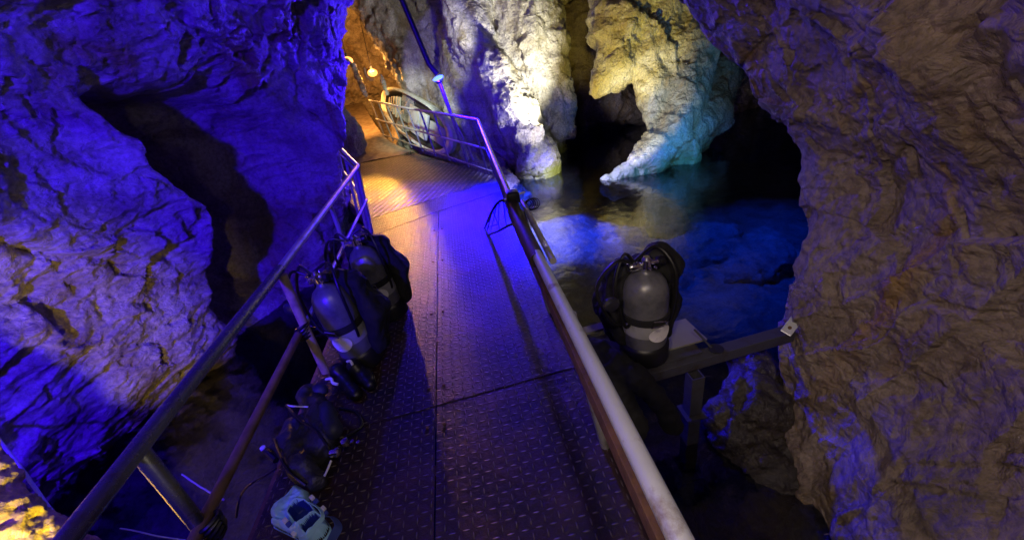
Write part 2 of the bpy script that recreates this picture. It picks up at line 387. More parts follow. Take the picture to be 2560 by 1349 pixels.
STEEL = mat('galvanised_pipe', (.64, .66, .72), .36, .55, bump=(60, .3, .004), var=((.24, .16, .11), 8, .56, .72))
RAILP = mat('painted_rail', (.42, .41, .40), .32, .35, bump=(80, .2, .002), var=((.22, .19, .17), 14, .5, .72))
DARKP = mat('dark_rail_pipe', (.27, .26, .29), .22, .8, bump=(70, .2, .002), var=((.22, .17, .13), 16, .5, .75))
RUST = mat('rusty_steel', (.20, .10, .055), .62, .3, bump=(45, .6, .006), var=((.09, .05, .035), 12, .4, .65))
RUSTP = mat('rusty_pipe', (.035, .022, .018), .5, .2, bump=(50, .5, .004), var=((.075, .04, .025), 12, .45, .68))
WOOD = mat('weathered_pole', (.42, .33, .20), .55, 0, bump=(40, .5, .004), var=((.24, .17, .10), 11, .45, .7))
BROWNP = mat('brown_pole', (.20, .12, .085), .45, .1, bump=(50, .3, .003), var=((.11, .065, .045), 12, .45, .7))
BLACKR = mat('black_rubber', (.006, .006, .007), .42, 0, bump=(60, .2, .002))
BLACKF = mat('black_nylon', (.006, .006, .007), .8, 0, bump=(150, .5, .002), var=((.014, .014, .015), 8, .5, .7))
MESHF = mat('black_mesh_fabric', (.02, .02, .02), .5, 0, bump=(18, .9, .02), var=((.07, .065, .055), 9, .5, .75))
TANKM = mat('grey_tank_paint', (.16, .16, .18), .34, .3, bump=(30, .15, .002), var=((.06, .06, .07), 8, .45, .7))
TANKW = mat('pale_tank_band', (.32, .32, .33), .4, .1, var=((.22, .22, .23), 10, .5, .7))
CHROME = mat('chrome', (.8, .8, .8), .16, 1.0)
LABELM = mat('sticker_pale', (.75, .72, .78), .45, 0, var=((.35, .33, .42), 16, .5, .66))
WHITEP = mat('white_plastic', (.75, .74, .74), .4)
BLUEBAG = mat('light_blue_vinyl', (.34, .66, 1.0), .42, 0, bump=(14, .4, .008), var=((.36, .62, .95), 10, .45, .7))
NAVY = mat('shaded_inside_blue', (.015, .03, .28), .45, 0)  # shade inside the bag compartments, painted as a deeper blue
BLUESTR = mat('blue_strap', (.05, .08, .35), .5, 0, bump=(120, .3, .001))
ROPEM = mat('pale_rope', (.55, .60, .50), .6, 0, bump=(200, .6, .002))
BOATM = mat('boat_hull_paint', (.72, .75, .66), .35, 0, var=((.38, .40, .34), 6, .45, .7), coat=.2)
BOATD = mat('boat_dark_recess', (.03, .035, .035), .6)
BOATB = mat('boat_blue_grey', (.42, .46, .52), .35, 0, coat=.2)
PLASTD = mat('dark_plastic', (.02, .02, .03), .35)
BULB = mat('lit_bulb', (1, .8, .5), .5, emit=((1.0, .34, .07), 3.2))
LEDM = mat('lit_blue_disc', (.6, .8, 1), .5, emit=((.05, .11, 1.0), 7))
STEELB = mat('grey_square_steel', (.085, .085, .11), .42, .4, bump=(50, .4, .003), var=((.06, .045, .04), 9, .5, .7))
PLATE = mat('pale_platform_plate', (.26, .26, .22), .55, .15, bump=(30, .3, .003), var=((.26, .24, .2), 7, .45, .65))
CONC = mat('rough_concrete', (.30, .25, .19), .42, 0, bump=(7, .8, .05), var=((.18, .14, .10), 5, .42, .62))

def tread_mat(name, pitch, rot, base, rust, rib=False):
    """steel plate with raised lugs lying alternately at +-45 degrees (or ribbed)"""
    M = bpy.data.materials.new(name); M.use_nodes = True; nt = M.node_tree; L = nt.links.new; N = nt.nodes.new
    b = nt.nodes['Principled BSDF']; tc = N('ShaderNodeTexCoord')
    mp = N('ShaderNodeMapping'); mp.inputs['Rotation'].default_value = (0, 0, rot); mp.inputs['Scale'].default_value = (1/pitch,)*3
    L(tc.outputs['Object'], mp.inputs['Vector']); sx = N('ShaderNodeSeparateXYZ'); L(mp.outputs['Vector'], sx.inputs[0])
    def ma(op, a, c=None, d=None, clamp=False):
        x = N('ShaderNodeMath'); x.operation = op; x.use_clamp = clamp
        for k, q in enumerate((a, c, d)):
            if q is None: continue
            if isinstance(q, (int, float)): x.inputs[k].default_value = q
            else: L(q, x.inputs[k])
        return x.outputs[0]
    if rib:
        u = ma('FRACT', sx.outputs['X']); hgt = ma('SUBTRACT', 1.0, ma('MULTIPLY', ma('ABSOLUTE', ma('SUBTRACT', u, .5)), 3.4), clamp=True)
        v = ma('FRACT', ma('MULTIPLY', sx.outputs['Y'], .55)); hgt = ma('MULTIPLY', hgt, ma('ADD', .35, ma('MULTIPLY', ma('GREATER_THAN', v, .22), .65)))
    else:
        iu, iv = ma('FLOOR', sx.outputs['X']), ma('FLOOR', sx.outputs['Y'])
        par = ma('MULTIPLY', ma('FRACT', ma('MULTIPLY', ma('ADD', iu, iv), .5)), 2.0)      # 0 or 1
        sg = ma('SUBTRACT', ma('MULTIPLY', par, 2.0), 1.0)
        u, v = ma('SUBTRACT', ma('FRACT', sx.outputs['X']), .5), ma('SUBTRACT', ma('FRACT', sx.outputs['Y']), .5)
        p_ = ma('ADD', u, ma('MULTIPLY', v, sg)); q_ = ma('SUBTRACT', u, ma('MULTIPLY', v, sg))
        d = ma('ADD', ma('POWER', ma('ABSOLUTE', ma('DIVIDE', p_, .56)), 2.0), ma('POWER', ma('ABSOLUTE', ma('DIVIDE', q_, .15)), 2.0))
        hgt = ma('POWER', ma('SUBTRACT', 1.0, d, clamp=True), .6)
    n = N('ShaderNodeTexNoise'); n.inputs['Scale'].default_value = 2.6; n.inputs['Detail'].default_value = 9; n.inputs['Roughness'].default_value = .68; L(tc.outputs['Object'], n.inputs['Vector'])
    n2 = N('ShaderNodeTexNoise'); n2.inputs['Scale'].default_value = 38; n2.inputs['Detail'].default_value = 6; n2.inputs['Roughness'].default_value = .7; L(tc.outputs['Object'], n2.inputs['Vector'])
    wear = N('ShaderNodeMapRange'); wear.inputs['From Min'].default_value = .40; wear.inputs['From Max'].default_value = .62; wear.inputs['To Min'].default_value = 1; wear.inputs['To Max'].default_value = .45; L(n.outputs['Fac'], wear.inputs['Value'])
    hh = ma('ADD', ma('MULTIPLY', hgt, wear.outputs[0]), ma('MULTIPLY', n2.outputs['Fac'], .40)); hh = ma('ADD', hh, ma('MULTIPLY', n.outputs['Fac'], .8))
    bp = N('ShaderNodeBump'); bp.inputs['Strength'].default_value = 1.0; bp.inputs['Distance'].default_value = .018; L(hh, bp.inputs['Height']); L(bp.outputs['Normal'], b.inputs['Normal'])
    r = N('ShaderNodeValToRGB'); r.color_ramp.elements[0].position = .40; r.color_ramp.elements[1].position = .64; r.color_ramp.elements[0].color = (*base, 1); r.color_ramp.elements[1].color = (*rust, 1); L(n.outputs['Fac'], r.inputs['Fac'])
    mx = N('ShaderNodeMix'); mx.data_type = 'RGBA'; L(ma('MULTIPLY', ma('MULTIPLY', hgt, wear.outputs[0]), .85), mx.inputs[0]); L(r.outputs['Color'], mx.inputs[6]); mx.inputs[7].default_value = (.30, .25, .22, 1); L(mx.outputs[2], b.inputs['Base Color'])  # pale lugs painted in place of highlights, thinner where worn
    rr = N('ShaderNodeMapRange'); rr.inputs['From Min'].default_value = .35; rr.inputs['From Max'].default_value = .65; rr.inputs['To Min'].default_value = .30; rr.inputs['To Max'].default_value = .52; L(n2.outputs['Fac'], rr.inputs['Value']); L(rr.outputs[0], b.inputs['Roughness'])
    wet = N('ShaderNodeMapRange'); wet.interpolation_type = 'SMOOTHSTEP'; wet.inputs['From Min'].default_value = .47; wet.inputs['From Max'].default_value = .60; wet.inputs['To Min'].default_value = .12; wet.inputs['To Max'].default_value = .5; L(n.outputs['Fac'], wet.inputs['Value']); L(wet.outputs[0], b.inputs['Coat Weight'])
    b.inputs['Metallic'].default_value = .25; b.inputs['Specular IOR Level'].default_value = .5; b.inputs['Coat Weight'].default_value = .35; b.inputs['Coat Roughness'].default_value = .13; L(bp.outputs['Normal'], b.inputs['Coat Normal'])
    return M
TREAD = tread_mat('tread_plate_steel', .046, .785, (.015, .010, .014), (.060, .026, .016))
TREADF = tread_mat('tread_plate_far', .10, 0.35, (.055, .038, .025), (.03, .020, .014), rib=True)
TREADM = tread_mat('tread_plate_mid', .042, .785, (.018, .012, .014), (.05, .025, .016))

# ------------------------------------------------------------------ the cave rock
ZW = -0.8
def left_wall():
    plan = [(-5.6,-4),(-4.9,-1.5),(-4.35,.6),(-3.85,2.3),(-3.35,3.8),(-2.85,5.1),(-2.35,6.3),(-2.12,7.0),(-2.45,7.7),(-3.4,8.3),(-4.6,9.3),(-5.6,11.5),(-6.2,15),(-6,19)]
    nrm = [(1,.2),(1,.1),(1,0),(1,-.1),(1,-.1),(1,-.05),(1,0),(1,.1),(.7,.5),(.4,.8),(.6,.5),(1,0),(1,0),(1,0)]
    wgt = [1,1,1,1,1,1,1,1,1,.9,.6,.4,.3,.3]
    rows = []
    for z, o in [(-3,.1),(-1.6,-.15),(-.8,-.05),(.0,.05),(.7,.20),(1.3,.34),(2.1,.56),(2.75,1.04),(3.6,2.3),(4.7,4.2)]:
        rows.append([(x+n[0]*o*k, y+n[1]*o*k, z) for (x, y), n, k in zip(plan, nrm, wgt)])
    V, Q = sheet(rows, 1000, 560)
    def fn(p):
        y, z = p[:, 1], p[:, 2]
        d = rock_disp(p, 3, big=1.15, mid=.7, fine=.95, flute=(.8, .9, .45))
        # a deep hollow: sharp near lip, long ramp climbing back out at its far side
        lip = 4.50-.45*np.clip(z-.9, 0, 2)-.25*np.clip(.5-z, 0, 1)+.20*noise(p*1.7, 91)+.08*noise(p*5, 92)
        top = 1.80+.10*noise(p*2.5, 93)-.55*np.clip(y-4.9, 0, 2)**2; far = 6.15+.08*noise(p*2, 94)-.25*np.clip(.6-z, 0, 1)
        tt = np.clip((y-lip)/(far-lip), 0, 1); prof = (1-tt)*(1/(1+np.exp(-(y-lip)/.02)))
        c_ = np.sqrt(np.clip(1/(1+np.exp((z-top)/.05))*(1/(1+np.exp(-(z+.35)/.16))), 0, 1))
        hol = prof*c_; d = d*(1-.45*np.clip(hol*3, 0, 1))
        d -= 1.55*hol
        d += .10*np.exp(-((y-lip+.14)/.16)**2)*c_
        d += .42*np.exp(-((y-6.40)/.27)**2)*np.clip(1-((z-.9)/1.3)**2, 0, 1)  # bulge added to keep the pole light off the hollow's ramp
        q = p@np.array([[1, 0, 0], [0, .94, -.34], [0, .34, .94]], np.float32)
        d += .030*ridged(q*np.array([.9, 1.0, 7.0])+.7*noise(p*1.2, 33)[:, None], 2, 34)*np.clip(.5+1.4*noise(p*.8, 35), .1, 1)
        # long slanting cracks and ledges
        for a, bb, s_, w_, am in [(3.3, 1.1, 5, .06, .09), (6.4, .35, 8, .03, .10)]:
            c = y-(a-bb*(z-1.2)+0.35*noise(p*1.3, s_)+.08*noise(p*5, s_+3)); am2 = am*np.clip(noise(p*.6, s_+40)+.55, 0, 1)
            d -= am2*np.exp(-np.abs(c)/w_)-am2*.45*(1/(1+np.exp(-c/.12)))*np.exp(-np.abs(c)/.5)
        # pillow-like flow folds low on the wall
        d += .14*np.exp(-((y-3.2)/1.2)**2-((z-.1)/.7)**2)
        return d
    o = displaced('cave_wall', V, Q, fn, R_LEFT); tag(o, 'blue lit limestone cave wall with a dark recess, left of the walkway', kind='structure')
left_wall()
def right_wall():
    rows = [
     [(.4,-3,-3),(.8,-.6,-3),(1.0,.5,-3),(1.1,1.0,-3),(1.3,1.4,-3),(2.2,2.0,-3),(4.3,3,-3),(7,3.6,-3),(11,4,-3)],
     [(.9,-3,-1.6),(1.25,-.6,-1.6),(1.35,.5,-1.6),(1.45,1.0,-1.6),(1.6,1.4,-1.6),(2.4,2.0,-1.6),(4.3,3,-1.6),(7,3.7,-1.6),(11,4,-1.6)],
     [(1.2,-3,-.8),(1.5,-.6,-.8),(1.6,.5,-.8),(1.66,1.15,-.8),(1.78,1.62,-.8),(2.5,2.1,-.8),(4.3,3,-.8),(7,3.8,-.8),(11,4,-.8)],
     [(1.5,-3,0),(1.75,-.6,0),(1.85,.6,0),(1.9,1.35,0),(1.98,1.9,0),(2.7,2.4,0),(4.5,3.2,0),(7,3.9,0),(11,4.2,0)],
     [(1.6,-3,.5),(1.85,-.6,.5),(1.95,.7,.5),(2.0,1.5,.5),(2.13,2.1,.5),(2.9,2.6,.5),(4.6,3.3,.5),(7,4,.5),(11,4.3,.5)],
     [(1.5,-3,.95),(1.8,-.6,.95),(1.95,.8,.95),(2.1,1.7,.95),(2.28,2.38,.95),(3.0,2.8,.95),(4.7,3.5,.95),(7,4.1,.95),(11,4.4,.95)],
     [(1.3,-3,1.5),(1.6,-.6,1.5),(1.75,1.0,1.5),(1.9,2.1,1.5),(2.08,2.85,1.5),(2.8,3.3,1.5),(4.6,3.9,1.5),(7,4.4,1.5),(11,4.6,1.5)],
     [(1.0,-3,2.0),(1.3,-.6,2.0),(1.5,1.2,2.0),(1.65,2.4,2.0),(1.82,3.2,2.0),(2.6,3.7,2.0),(4.5,4.3,2.0),(7,4.8,2.0),(11,5,2.0)],
     [(1.0,-3,2.7),(1.1,-.6,2.7),(1.2,1.2,2.7),(1.3,2.6,2.7),(1.5,3.5,2.7),(2.2,4.1,2.7),(4.2,4.8,2.7),(7,5.3,2.7),(11,5.5,2.7)],
     [(.5,-3,3.7),(.6,-.6,3.7),(.7,1.2,3.7),(.8,2.8,3.7),(1.0,4,3.7),(1.6,4.8,3.6),(4,5.6,3.6),(7,6.2,3.6),(11,6.4,3.6)]]
    V, Q = sheet(rows, 950, 560); Q = Q[:, ::-1].copy()
    def fn(p):
        near = np.clip((p[:, 1]+1.2)/1.2, 0, 1)
        d = rock_disp(p*1.1, 17, big=.55, mid=.50, fine=.5, flute=(1.6, 1.1, .7))*.85
        q = p@np.array([[1, 0, 0], [0, .82, -.57], [0, .57, .82]], np.float32)
        d += .012*ridged(q*np.array([1.6, 5.5, 1.2])+noise(p*1.1, 5)[:, None], 2, 81)+.05*facet(q*np.array([1.3, 2.0, 1.0]), 83)
        q2 = p@np.array([[1, 0, 0], [0, .9, .43], [0, -.43, .9]], np.float32)+.18*noise(p*1.4, 85)[:, None]
        d += .055*ridged(q2*np.array([1.9, 2.1, .45]), 2, 86)-.05
        return d*near
    o = displaced('cave_wall', V, Q, fn, R_RIGHT); tag(o, 'brown and violet limestone cave wall close on the right', kind='structure')
right_wall()
def back_wall():
    plan = [(-9,14),(-6.5,17.5),(-4,19),(-2.2,18),(-1.1,15.5),(-.7,13.6),(.6,12.7),(2.6,13.2),(4.6,13.4),(6.6,12.2),(9,11.2),(11.5,9),(12,5),(11,3)]
    rows = [[(x*(1-.03*max(0, z)), y-.35*max(0, z-1), z) for x, y in plan] for z in (-3,-1.6,-.8,0,.8,1.6,2.4,3.2,4.2,5.4)]
    V, Q = sheet(rows, 760, 300); Q = Q[:, ::-1].copy()
    o = displaced('cave_wall', V, Q, lambda p: rock_disp(p*.8, 29, big=1.6, mid=1.6, fine=1.6)*1.25, R_BACK)
    tag(o, 'far limestone wall behind the pool and the tunnel', kind='structure')
back_wall()
def ceiling():
    n = 260; X, Y = np.meshgrid(np.linspace(-9, 12, n), np.linspace(-4, 20, n), indexing='ij')
    Z = 4.4+.25*np.sin(X*.5)+0*X
    V = np.stack([X, Y, Z], -1).reshape(-1, 3); i = np.arange(n-1)[:, None]*n+np.arange(n-1)[None]
    Q = np.stack([i, i+1, i+n+1, i+n], -1).reshape(-1, 4)
    o = displaced('cave_ceiling', V, Q, lambda p: rock_disp(p*.7, 41, big=2, mid=1.6, fine=1.2), R_BACK); tag(o, kind='structure')
    X, Y = np.meshgrid(np.linspace(-8, 12, 420), np.linspace(-4, 20, 460), indexing='ij'); n1, n2 = 420, 460
    Z = -2.3+.75*np.exp(-((X-1.4)/1.4)**2-((Y-7)/3.2)**2)+0*X
    V = np.stack([X, Y, Z], -1).reshape(-1, 3); i = np.arange(n1-1)[:, None]*n2+np.arange(n2-1)[None]
    Q = np.stack([i, i+n2, i+n2+1, i+1], -1).reshape(-1, 4)
    o = displaced('pool_bed', V, Q, lambda p: rock_disp(p*.7, 47, big=.9, mid=.35, fine=.6), R_BED); tag(o, kind='structure')
ceiling()

# pixel + depth + pixel radius -> world blob
def B(px, py, r, y):
    p = ony(px, py, y); return (*p, r*scale_at(p))
def rock_thing(name, chains, h, k, seed, matr, label, cat, group=None, big=.6, mid=.8, fine=1.15, cuts=(), sc=1.0, base=None, kind=None):
    V, Q = sdf_mesh(chains, h, k, cuts=cuts)
    root = np.array([V[:, 0].mean(), V[:, 1].mean(), V[:, 2].min()]) if base is None else base
    o = displaced(name, V, Q, lambda p: rock_disp(p*sc, seed, big=big, mid=mid, fine=fine)/sc, matr, root=root)
    tag(o, label, cat, group, kind); return o
# left buttress with its bright ridge
rock_thing('rock_pillar', [
    [B(1150,-60,70,11.2), B(1188,90,50,10.7), B(1225,180,38,10.0), B(1275,280,36,9.6), B(1315,350,44,9.4), B(1345,395,46,9.3), B(1350,450,55,9.2)], [B(1215,150,55,10.8), B(1290,300,55,10.2), B(1330,400,55,10.0)],
    [B(1150,100,60,11.9), B(1190,260,70,11.2), B(1225,340,62,10.9), B(1240,430,60,10.6)],
    [B(1300,-40,90,11.6), B(1320,80,85,11.4), B(1360,200,62,11.1), B(1385,260,50,10.8), B(1405,325,30,10.5)],
    [B(1350,330,58,11.3), B(1380,430,55,11.0)]],
    .045, .22, 61, R_PALE, 'pale limestone buttress with a brilliant white ridge and green foot in the water', 'rock pillar', cuts=[[B(1345,60,26,10.2), B(1350,110,22,10.2)], [B(1385,345,30,10.0), B(1375,400,22,9.8)]])
rock_thing('rock_pillar', [
    [B(1560,-60,90,10.0), B(1560,60,80,9.6), B(1545,150,58,9.3), B(1500,205,26,9.2), B(1486,228,12,9.2)],
    [B(1640,-60,60,9.5), B(1640,120,58,9.1), B(1632,230,40,8.8), B(1630,300,26,8.5)],
    [B(1700,-20,40,9.5), B(1735,120,60,9.0), B(1700,230,60,8.7), B(1670,330,48,8.3), B(1620,410,42,8.0), B(1560,452,28,7.9), B(1525,470,24,7.8)],
    [B(1800,190,50,9.3), B(1755,290,60,8.9), B(1690,390,52,8.3), B(1670,460,44,8.0), B(1650,560,60,8.0)]],
    .045, .18, 71, R_PILL, 'tall limestone pillar lit yellow and teal, arching over the dark hollow', 'rock pillar',
    cuts=[[B(1700,10,24,8.6), B(1692,90,22,8.5), B(1684,170,18,8.35), B(1674,240,12,8.2)], [B(1535,300,62,9.2), B(1560,345,60,8.8)]])
# overhanging rock right of the tunnel mouth, rock hump beyond the pool hollow
rock_thing('rock_overhang', [[B(900,-60,70,13.2), B(985,40,62,13.0), B(1040,150,62,12.8), B(1075,250,60,12.6), B(1060,330,60,12.6)], [B(1060,-50,70,13.3), B(1110,90,70,13)]],
    .06, .3, 83, R_BACK, 'dark rough rock overhang above the white boat, right of the orange tunnel', 'rock', big=.6, mid=1.2, fine=1.6)
rock_thing('rock_hump', [[B(1460,255,34,12.3), B(1530,260,42,12.2), B(1600,270,40,12.2)], [B(1440,60,60,13), B(1445,200,52,12.8)]],
    .06, .3, 87, R_RIGHT, 'brown unlit rock hump seen through the arch of the yellow lit pillar', 'rock', mid=1.0)  # darker stone colour carries the shade on the hump
rock_thing('rock_ledge', [[(-2.15,7.0,-.75,.30), (-1.95,6.0,-.78,.26), (-1.72,5.0,-.80,.24), (-1.6,4.2,-.9,.24)]],
    .03, .1, 89, R_PALE, 'pale narrow rock ledge between the left handrail and the blue wall', 'rock', big=.2, mid=.5)
p0 = ony(868, 300, 11.2)
rock_thing('boulder', [[(p0[0]-.5,p0[1],-.2,.6), (p0[0]-.3,p0[1],.5,.45), (p0[0]-.35,p0[1],1.2,.35)]],
    .04, .2, 93, R_BACK, 'orange lit boulder at the left edge of the tunnel path', 'rock', mid=.9)
rock_thing('rock_outcrop', [[(-2.78,1.80,.50,.09), (-2.78,1.62,.28,.17), (-2.72,1.45,.02,.27), (-2.62,1.3,-.5,.42), (-2.5,1.2,-1.3,.55)], [(-2.45,1.2,-.1,.22), (-2.35,1.1,-.8,.4)]],
    .016, .12, 97, R_YEL, 'rough rock lit bright yellow in the bottom left corner', 'rock', big=.2, mid=.35, fine=1.3, sc=1.8)
# boulders under the right wall
for q, (px, py, z, r, lab) in enumerate([
    (1890, 1000, -.55, .22, 'rounded brown boulder under the beam against the right wall'),
    (1830, 1080, -.75, .20, 'violet lit boulder beside the lower square steel post'),
    (1905, 1150, -.85, .26, 'large dark boulder at the foot of the right wall'),
    (1835, 1230, -1.0, .22, 'dim blue boulder low in the shadow right of the walkway'),
    (1880, 920, -.45, .15, 'small jagged rock directly below the beam end')]):
    p = onz(px, py, z); rd = random.random()
    rock_thing('boulder', [[(p[0], p[1], p[2]-.35, r*1.1), (p[0]+.04, p[1], p[2]-.05, r), (p[0]+.14*rd, p[1]+.1, p[2]+.02, r*.7)]],
        .02, .1, 100+q, R_DARK, lab, 'boulder', 'boulders at the foot of the right wall', big=.2, mid=.5, fine=.8, sc=1.7)
# submerged rocks
for q, (px, py, z, r, lab) in enumerate([
    (1900, 590, -1.75, .5, 'broad pale blue boulder under the water near the right wall'),
    (1760, 560, -1.7, .55, 'blue boulder under the water in front of the pillar foot'),
    (1650, 640, -1.8, .60, 'submerged boulder behind the tank on the right platform'),
    (1530, 560, -1.7, .6, 'submerged boulder below the pointed pillar foot')]):
    p = onz(px, py, z)
    rock_thing('submerged_boulder', [[(p[0]-1.1*r, p[1]-.2, p[2]-.75, r*.8), (p[0], p[1], p[2]-.7, r), (p[0]+1.0*r, p[1]+.4, p[2]-.8, r*.7)], [(p[0]+.3*r, p[1]-.7*r, p[2]-.9, r*.7)]], .05, .3, 120+q, R_BED, lab, 'boulder', 'boulders under the water', big=1.2, mid=1.1, fine=1)
# shore under the boat
V, Q = sdf_mesh([[(.9,8.6,-1.15,.45), (.3,10.2,-.9,.75), (-.8,13.0,-.7,.9), (-1.5,16,-.6,1.0)], [(-3.5,10,-.9,.7), (-4.4,13.5,-.7,1.0), (-4,17,-.6,1.2)]], .06, .3)
o = displaced('shore', V, Q, lambda p: rock_disp(p, 131, big=.5, mid=.7), R_BACK); tag(o, kind='structure')
# hanging drapery edges lit orange in the tunnel
for (pts, lab) in [([(868,150,4,12.6),(884,165,6,12.5),(893,190,7,12.4),(905,215,6,12.3),(915,240,5,12.3)], 'thin knobbly orange rock rib hanging beside the farther bulb'),
                   ([(952,190,4,12.3),(957,205,6,12.2),(964,222,5,12.1),(968,235,4,12.0)], 'short glowing rock rib just above the boat tip')]:
    ch = [B(*p) for p in pts]; ch = [(a, b_, c, max(d, .035)) for a, b_, c, d in ch]
    V, Q = sdf_mesh([ch], .018, .02, pad=.1)
    o = displaced('rock_rib', V, Q, lambda p: .035*noise(p*9, 5)+.02*noise(p*22, 6), R_PALE, root=np.array(ch[0][:3])); tag(o, lab, 'rock')

# ------------------------------------------------------------------ water
def water():
    M = bpy.data.materials.new('pool_water'); M.use_nodes = True; nt = M.node_tree; L = nt.links.new; N = nt.nodes.new
    for n in list(nt.nodes):
        if n.type == 'BSDF_PRINCIPLED': nt.nodes.remove(n)
    out = [n for n in nt.nodes if n.type == 'OUTPUT_MATERIAL'][0]
    tr = N('ShaderNodeBsdfTransparent'); tr.inputs[0].default_value = (.20, .34, .72, 1)
    gl = N('ShaderNodeBsdfGlossy'); gl.inputs['Roughness'].default_value = .035; gl.inputs['Color'].default_value = (1, 1, 1, 1)
    fr = N('ShaderNodeFresnel'); fr.inputs['IOR'].default_value = 2.0; mx = N('ShaderNodeMixShader')
    tc = N('ShaderNodeTexCoord'); n1 = N('ShaderNodeTexNoise'); n1.inputs['Scale'].default_value = 5; n1.inputs['Detail'].default_value = 6; n1.inputs['Distortion'].default_value = .6
    L(tc.outputs['Object'], n1.inputs['Vector']); bp = N('ShaderNodeBump'); bp.inputs['Strength'].default_value = .35; bp.inputs['Distance'].default_value = .025
    L(n1.outputs['Fac'], bp.inputs['Height']); L(bp.outputs['Normal'], gl.inputs['Normal']); L(bp.outputs['Normal'], fr.inputs['Normal'])
    L(fr.outputs[0], mx.inputs[0]); L(tr.outputs[0], mx.inputs[1]); L(gl.outputs[0], mx.inputs[2]); L(mx.outputs[0], out.inputs['Surface'])
    o = mesh_from('water', [(-8,-4,ZW),(12,-4,ZW),(12,19,ZW),(-8,19,ZW)], [(0,1,2,3)], M, smooth=False); tag(o, kind='structure')
water()

# ------------------------------------------------------------------ walkway
XL, XR = -1.36, .52
def plate(name, quad, z, t, matr, parent, nx=1):
    """flat plate: quad of xy corners, top at z"""
    m_ = MB(); V = [(x, y, z-t) for x, y in quad]+[(x, y, z) for x, y in quad]
    m_.add(V, [(3,2,1,0),(4,5,6,7),(0,1,5,4),(1,2,6,5),(2,3,7,6),(3,0,4,7)])
    return m_.build(name, matr, parent, smooth=False)
walk = bpy.data.objects.new('walkway', None); COL.objects.link(walk); tag(walk, 'steel tread plate walkway running into the cave', kind='structure')
XS = -.47
plate('tread_plate', [(XL, -2.5), (XS-.004, -2.5), (XS-.004, 1.86), (XL, 1.80)], .000, .006, TREAD, walk)
plate('tread_plate', [(XS+.004, -2.5), (XR, -2.5), (XR, 1.92), (XS+.004, 1.86)], .000, .006, TREAD, walk)
plate('tread_plate', [(XL, 1.80), (XS-.004, 1.86), (XS-.004, 5.50), (XL, 5.05)], .003, .006, TREAD, walk)
plate('tread_plate', [(XS+.004, 1.86), (XR, 1.92), (XR, 5.85), (XS+.004, 5.50)], .003, .006, TREAD, walk)
plate('tread_plate', [(XL, 5.05), (XS, 5.50), (XS+.05, 6.15), (XL-.12, 5.75)], .006, .006, TREADM, walk)
plate('tread_plate', [(XS, 5.50), (XR, 5.85), (XR+.02, 6.6), (XS+.05, 6.15)], .006, .006, TREADM, walk)
d = np.array([-.42, .907]); nrm_ = np.array([.907, .42])
A = np.array([XL-.12, 5.75]); Bq = np.array([XS+.05, 6.15]); Cq = np.array([XR+.02, 6.6])
def ext(p, l): return tuple(p+d*l)
plate('tread_plate', [tuple(A), tuple(Bq), ext(Bq, 4.3), ext(A, 4.7)], .010, .006, TREADF, walk)
plate('tread_plate', [tuple(Bq), tuple(Cq), ext(Cq, 3.9), ext(Bq, 4.3)], .008, .006, TREADF, walk)
e1_, e2_ = ext(A, 4.7), ext(Cq, 3.9)
pp = [[(*e1_, .028), (*e2_, .028)], [(-4.6, 12.0, .08), (-1.9, 12.2, .08)], [(-4.9, 14.2, .25), (-2.45, 14.2, .25)], [(-5.0, 16.2, .55), (-3.0, 16.4, .55)], [(-5.6, 19, .8), (-3.6, 19, .8)]]
L0 = catmull([a[0] for a in pp], 60); L1 = catmull([a[1] for a in pp], 60)
V = np.stack([L0+(L1-L0)*t for t in np.linspace(0, 1, 30)], 1).reshape(-1, 3); V[:, 2] += .03*noise(V.astype(np.float32)*2.2, 8)+.012*noise(V.astype(np.float32)*9, 9)
ii = (np.arange(59)[:, None]*30+np.arange(29)[None]).ravel(); mesh_from('concrete_path', V, np.stack([ii, ii+1, ii+31, ii+30], 1), CONC, walk)
for (p, q) in [((XL, -2.5), (XL, 5.05)), ((XR, -2.5), (XR, 5.85))]:
    MB().box(((p[0]+q[0])/2, (p[1]+q[1])/2, -.085), (.06, q[1]-p[1], .15)).build('side_beam', RUST, walk, smooth=False)
for (p, q) in [(A, np.array(ext(A, 4.7))), (Cq, np.array(ext(Cq, 3.9)))]:
    c = (p+q)/2; MB().box((c[0], c[1], -.085), (.06, np.linalg.norm(q-p), .15), ax=[(nrm_[0], nrm_[1], 0), (d[0], d[1], 0), (0, 0, 1)]).build('side_beam', RUST, walk, smooth=False)
for y in np.arange(-2, 6, 1.15):
    MB().box(((XL+XR)/2, y, -.10), (XR-XL-.08, .06, .10)).build('cross_beam', RUST, walk, smooth=False)
for y in (0.2, 2.6, 5.0):
    for x in (XL+.03, XR-.03): MB().tube([(x, y, -2.6), (x, y, -.16)], .035, 10).build('support_leg', RUST, walk)
for (x, y) in [(x_, y_) for y_ in (-.1, .7, 1.70, 2.02, 2.9, 3.9, 4.8) for x_ in (XL+.06, XS-.05, XS+.05, XR-.06)]:
    MB().lathe([(.011, 0), (.011, .005), (.008, .008), (.001, .009)], 6, (x, y, .0035)).build('bolt', RUST, walk)
# rusty edge timber along the near left side
MB().box((XL+.13, -.3, .022), (.30, 2.9, .028), bev=.006).build('edge_board', RUST, walk, smooth=False)

# ------------------------------------------------------------------ handrails
def tb(name, pts, r, matr, root, parent, n=14):
    return MB().tube(pts, r, n).build(name, matr, parent, loc=root)
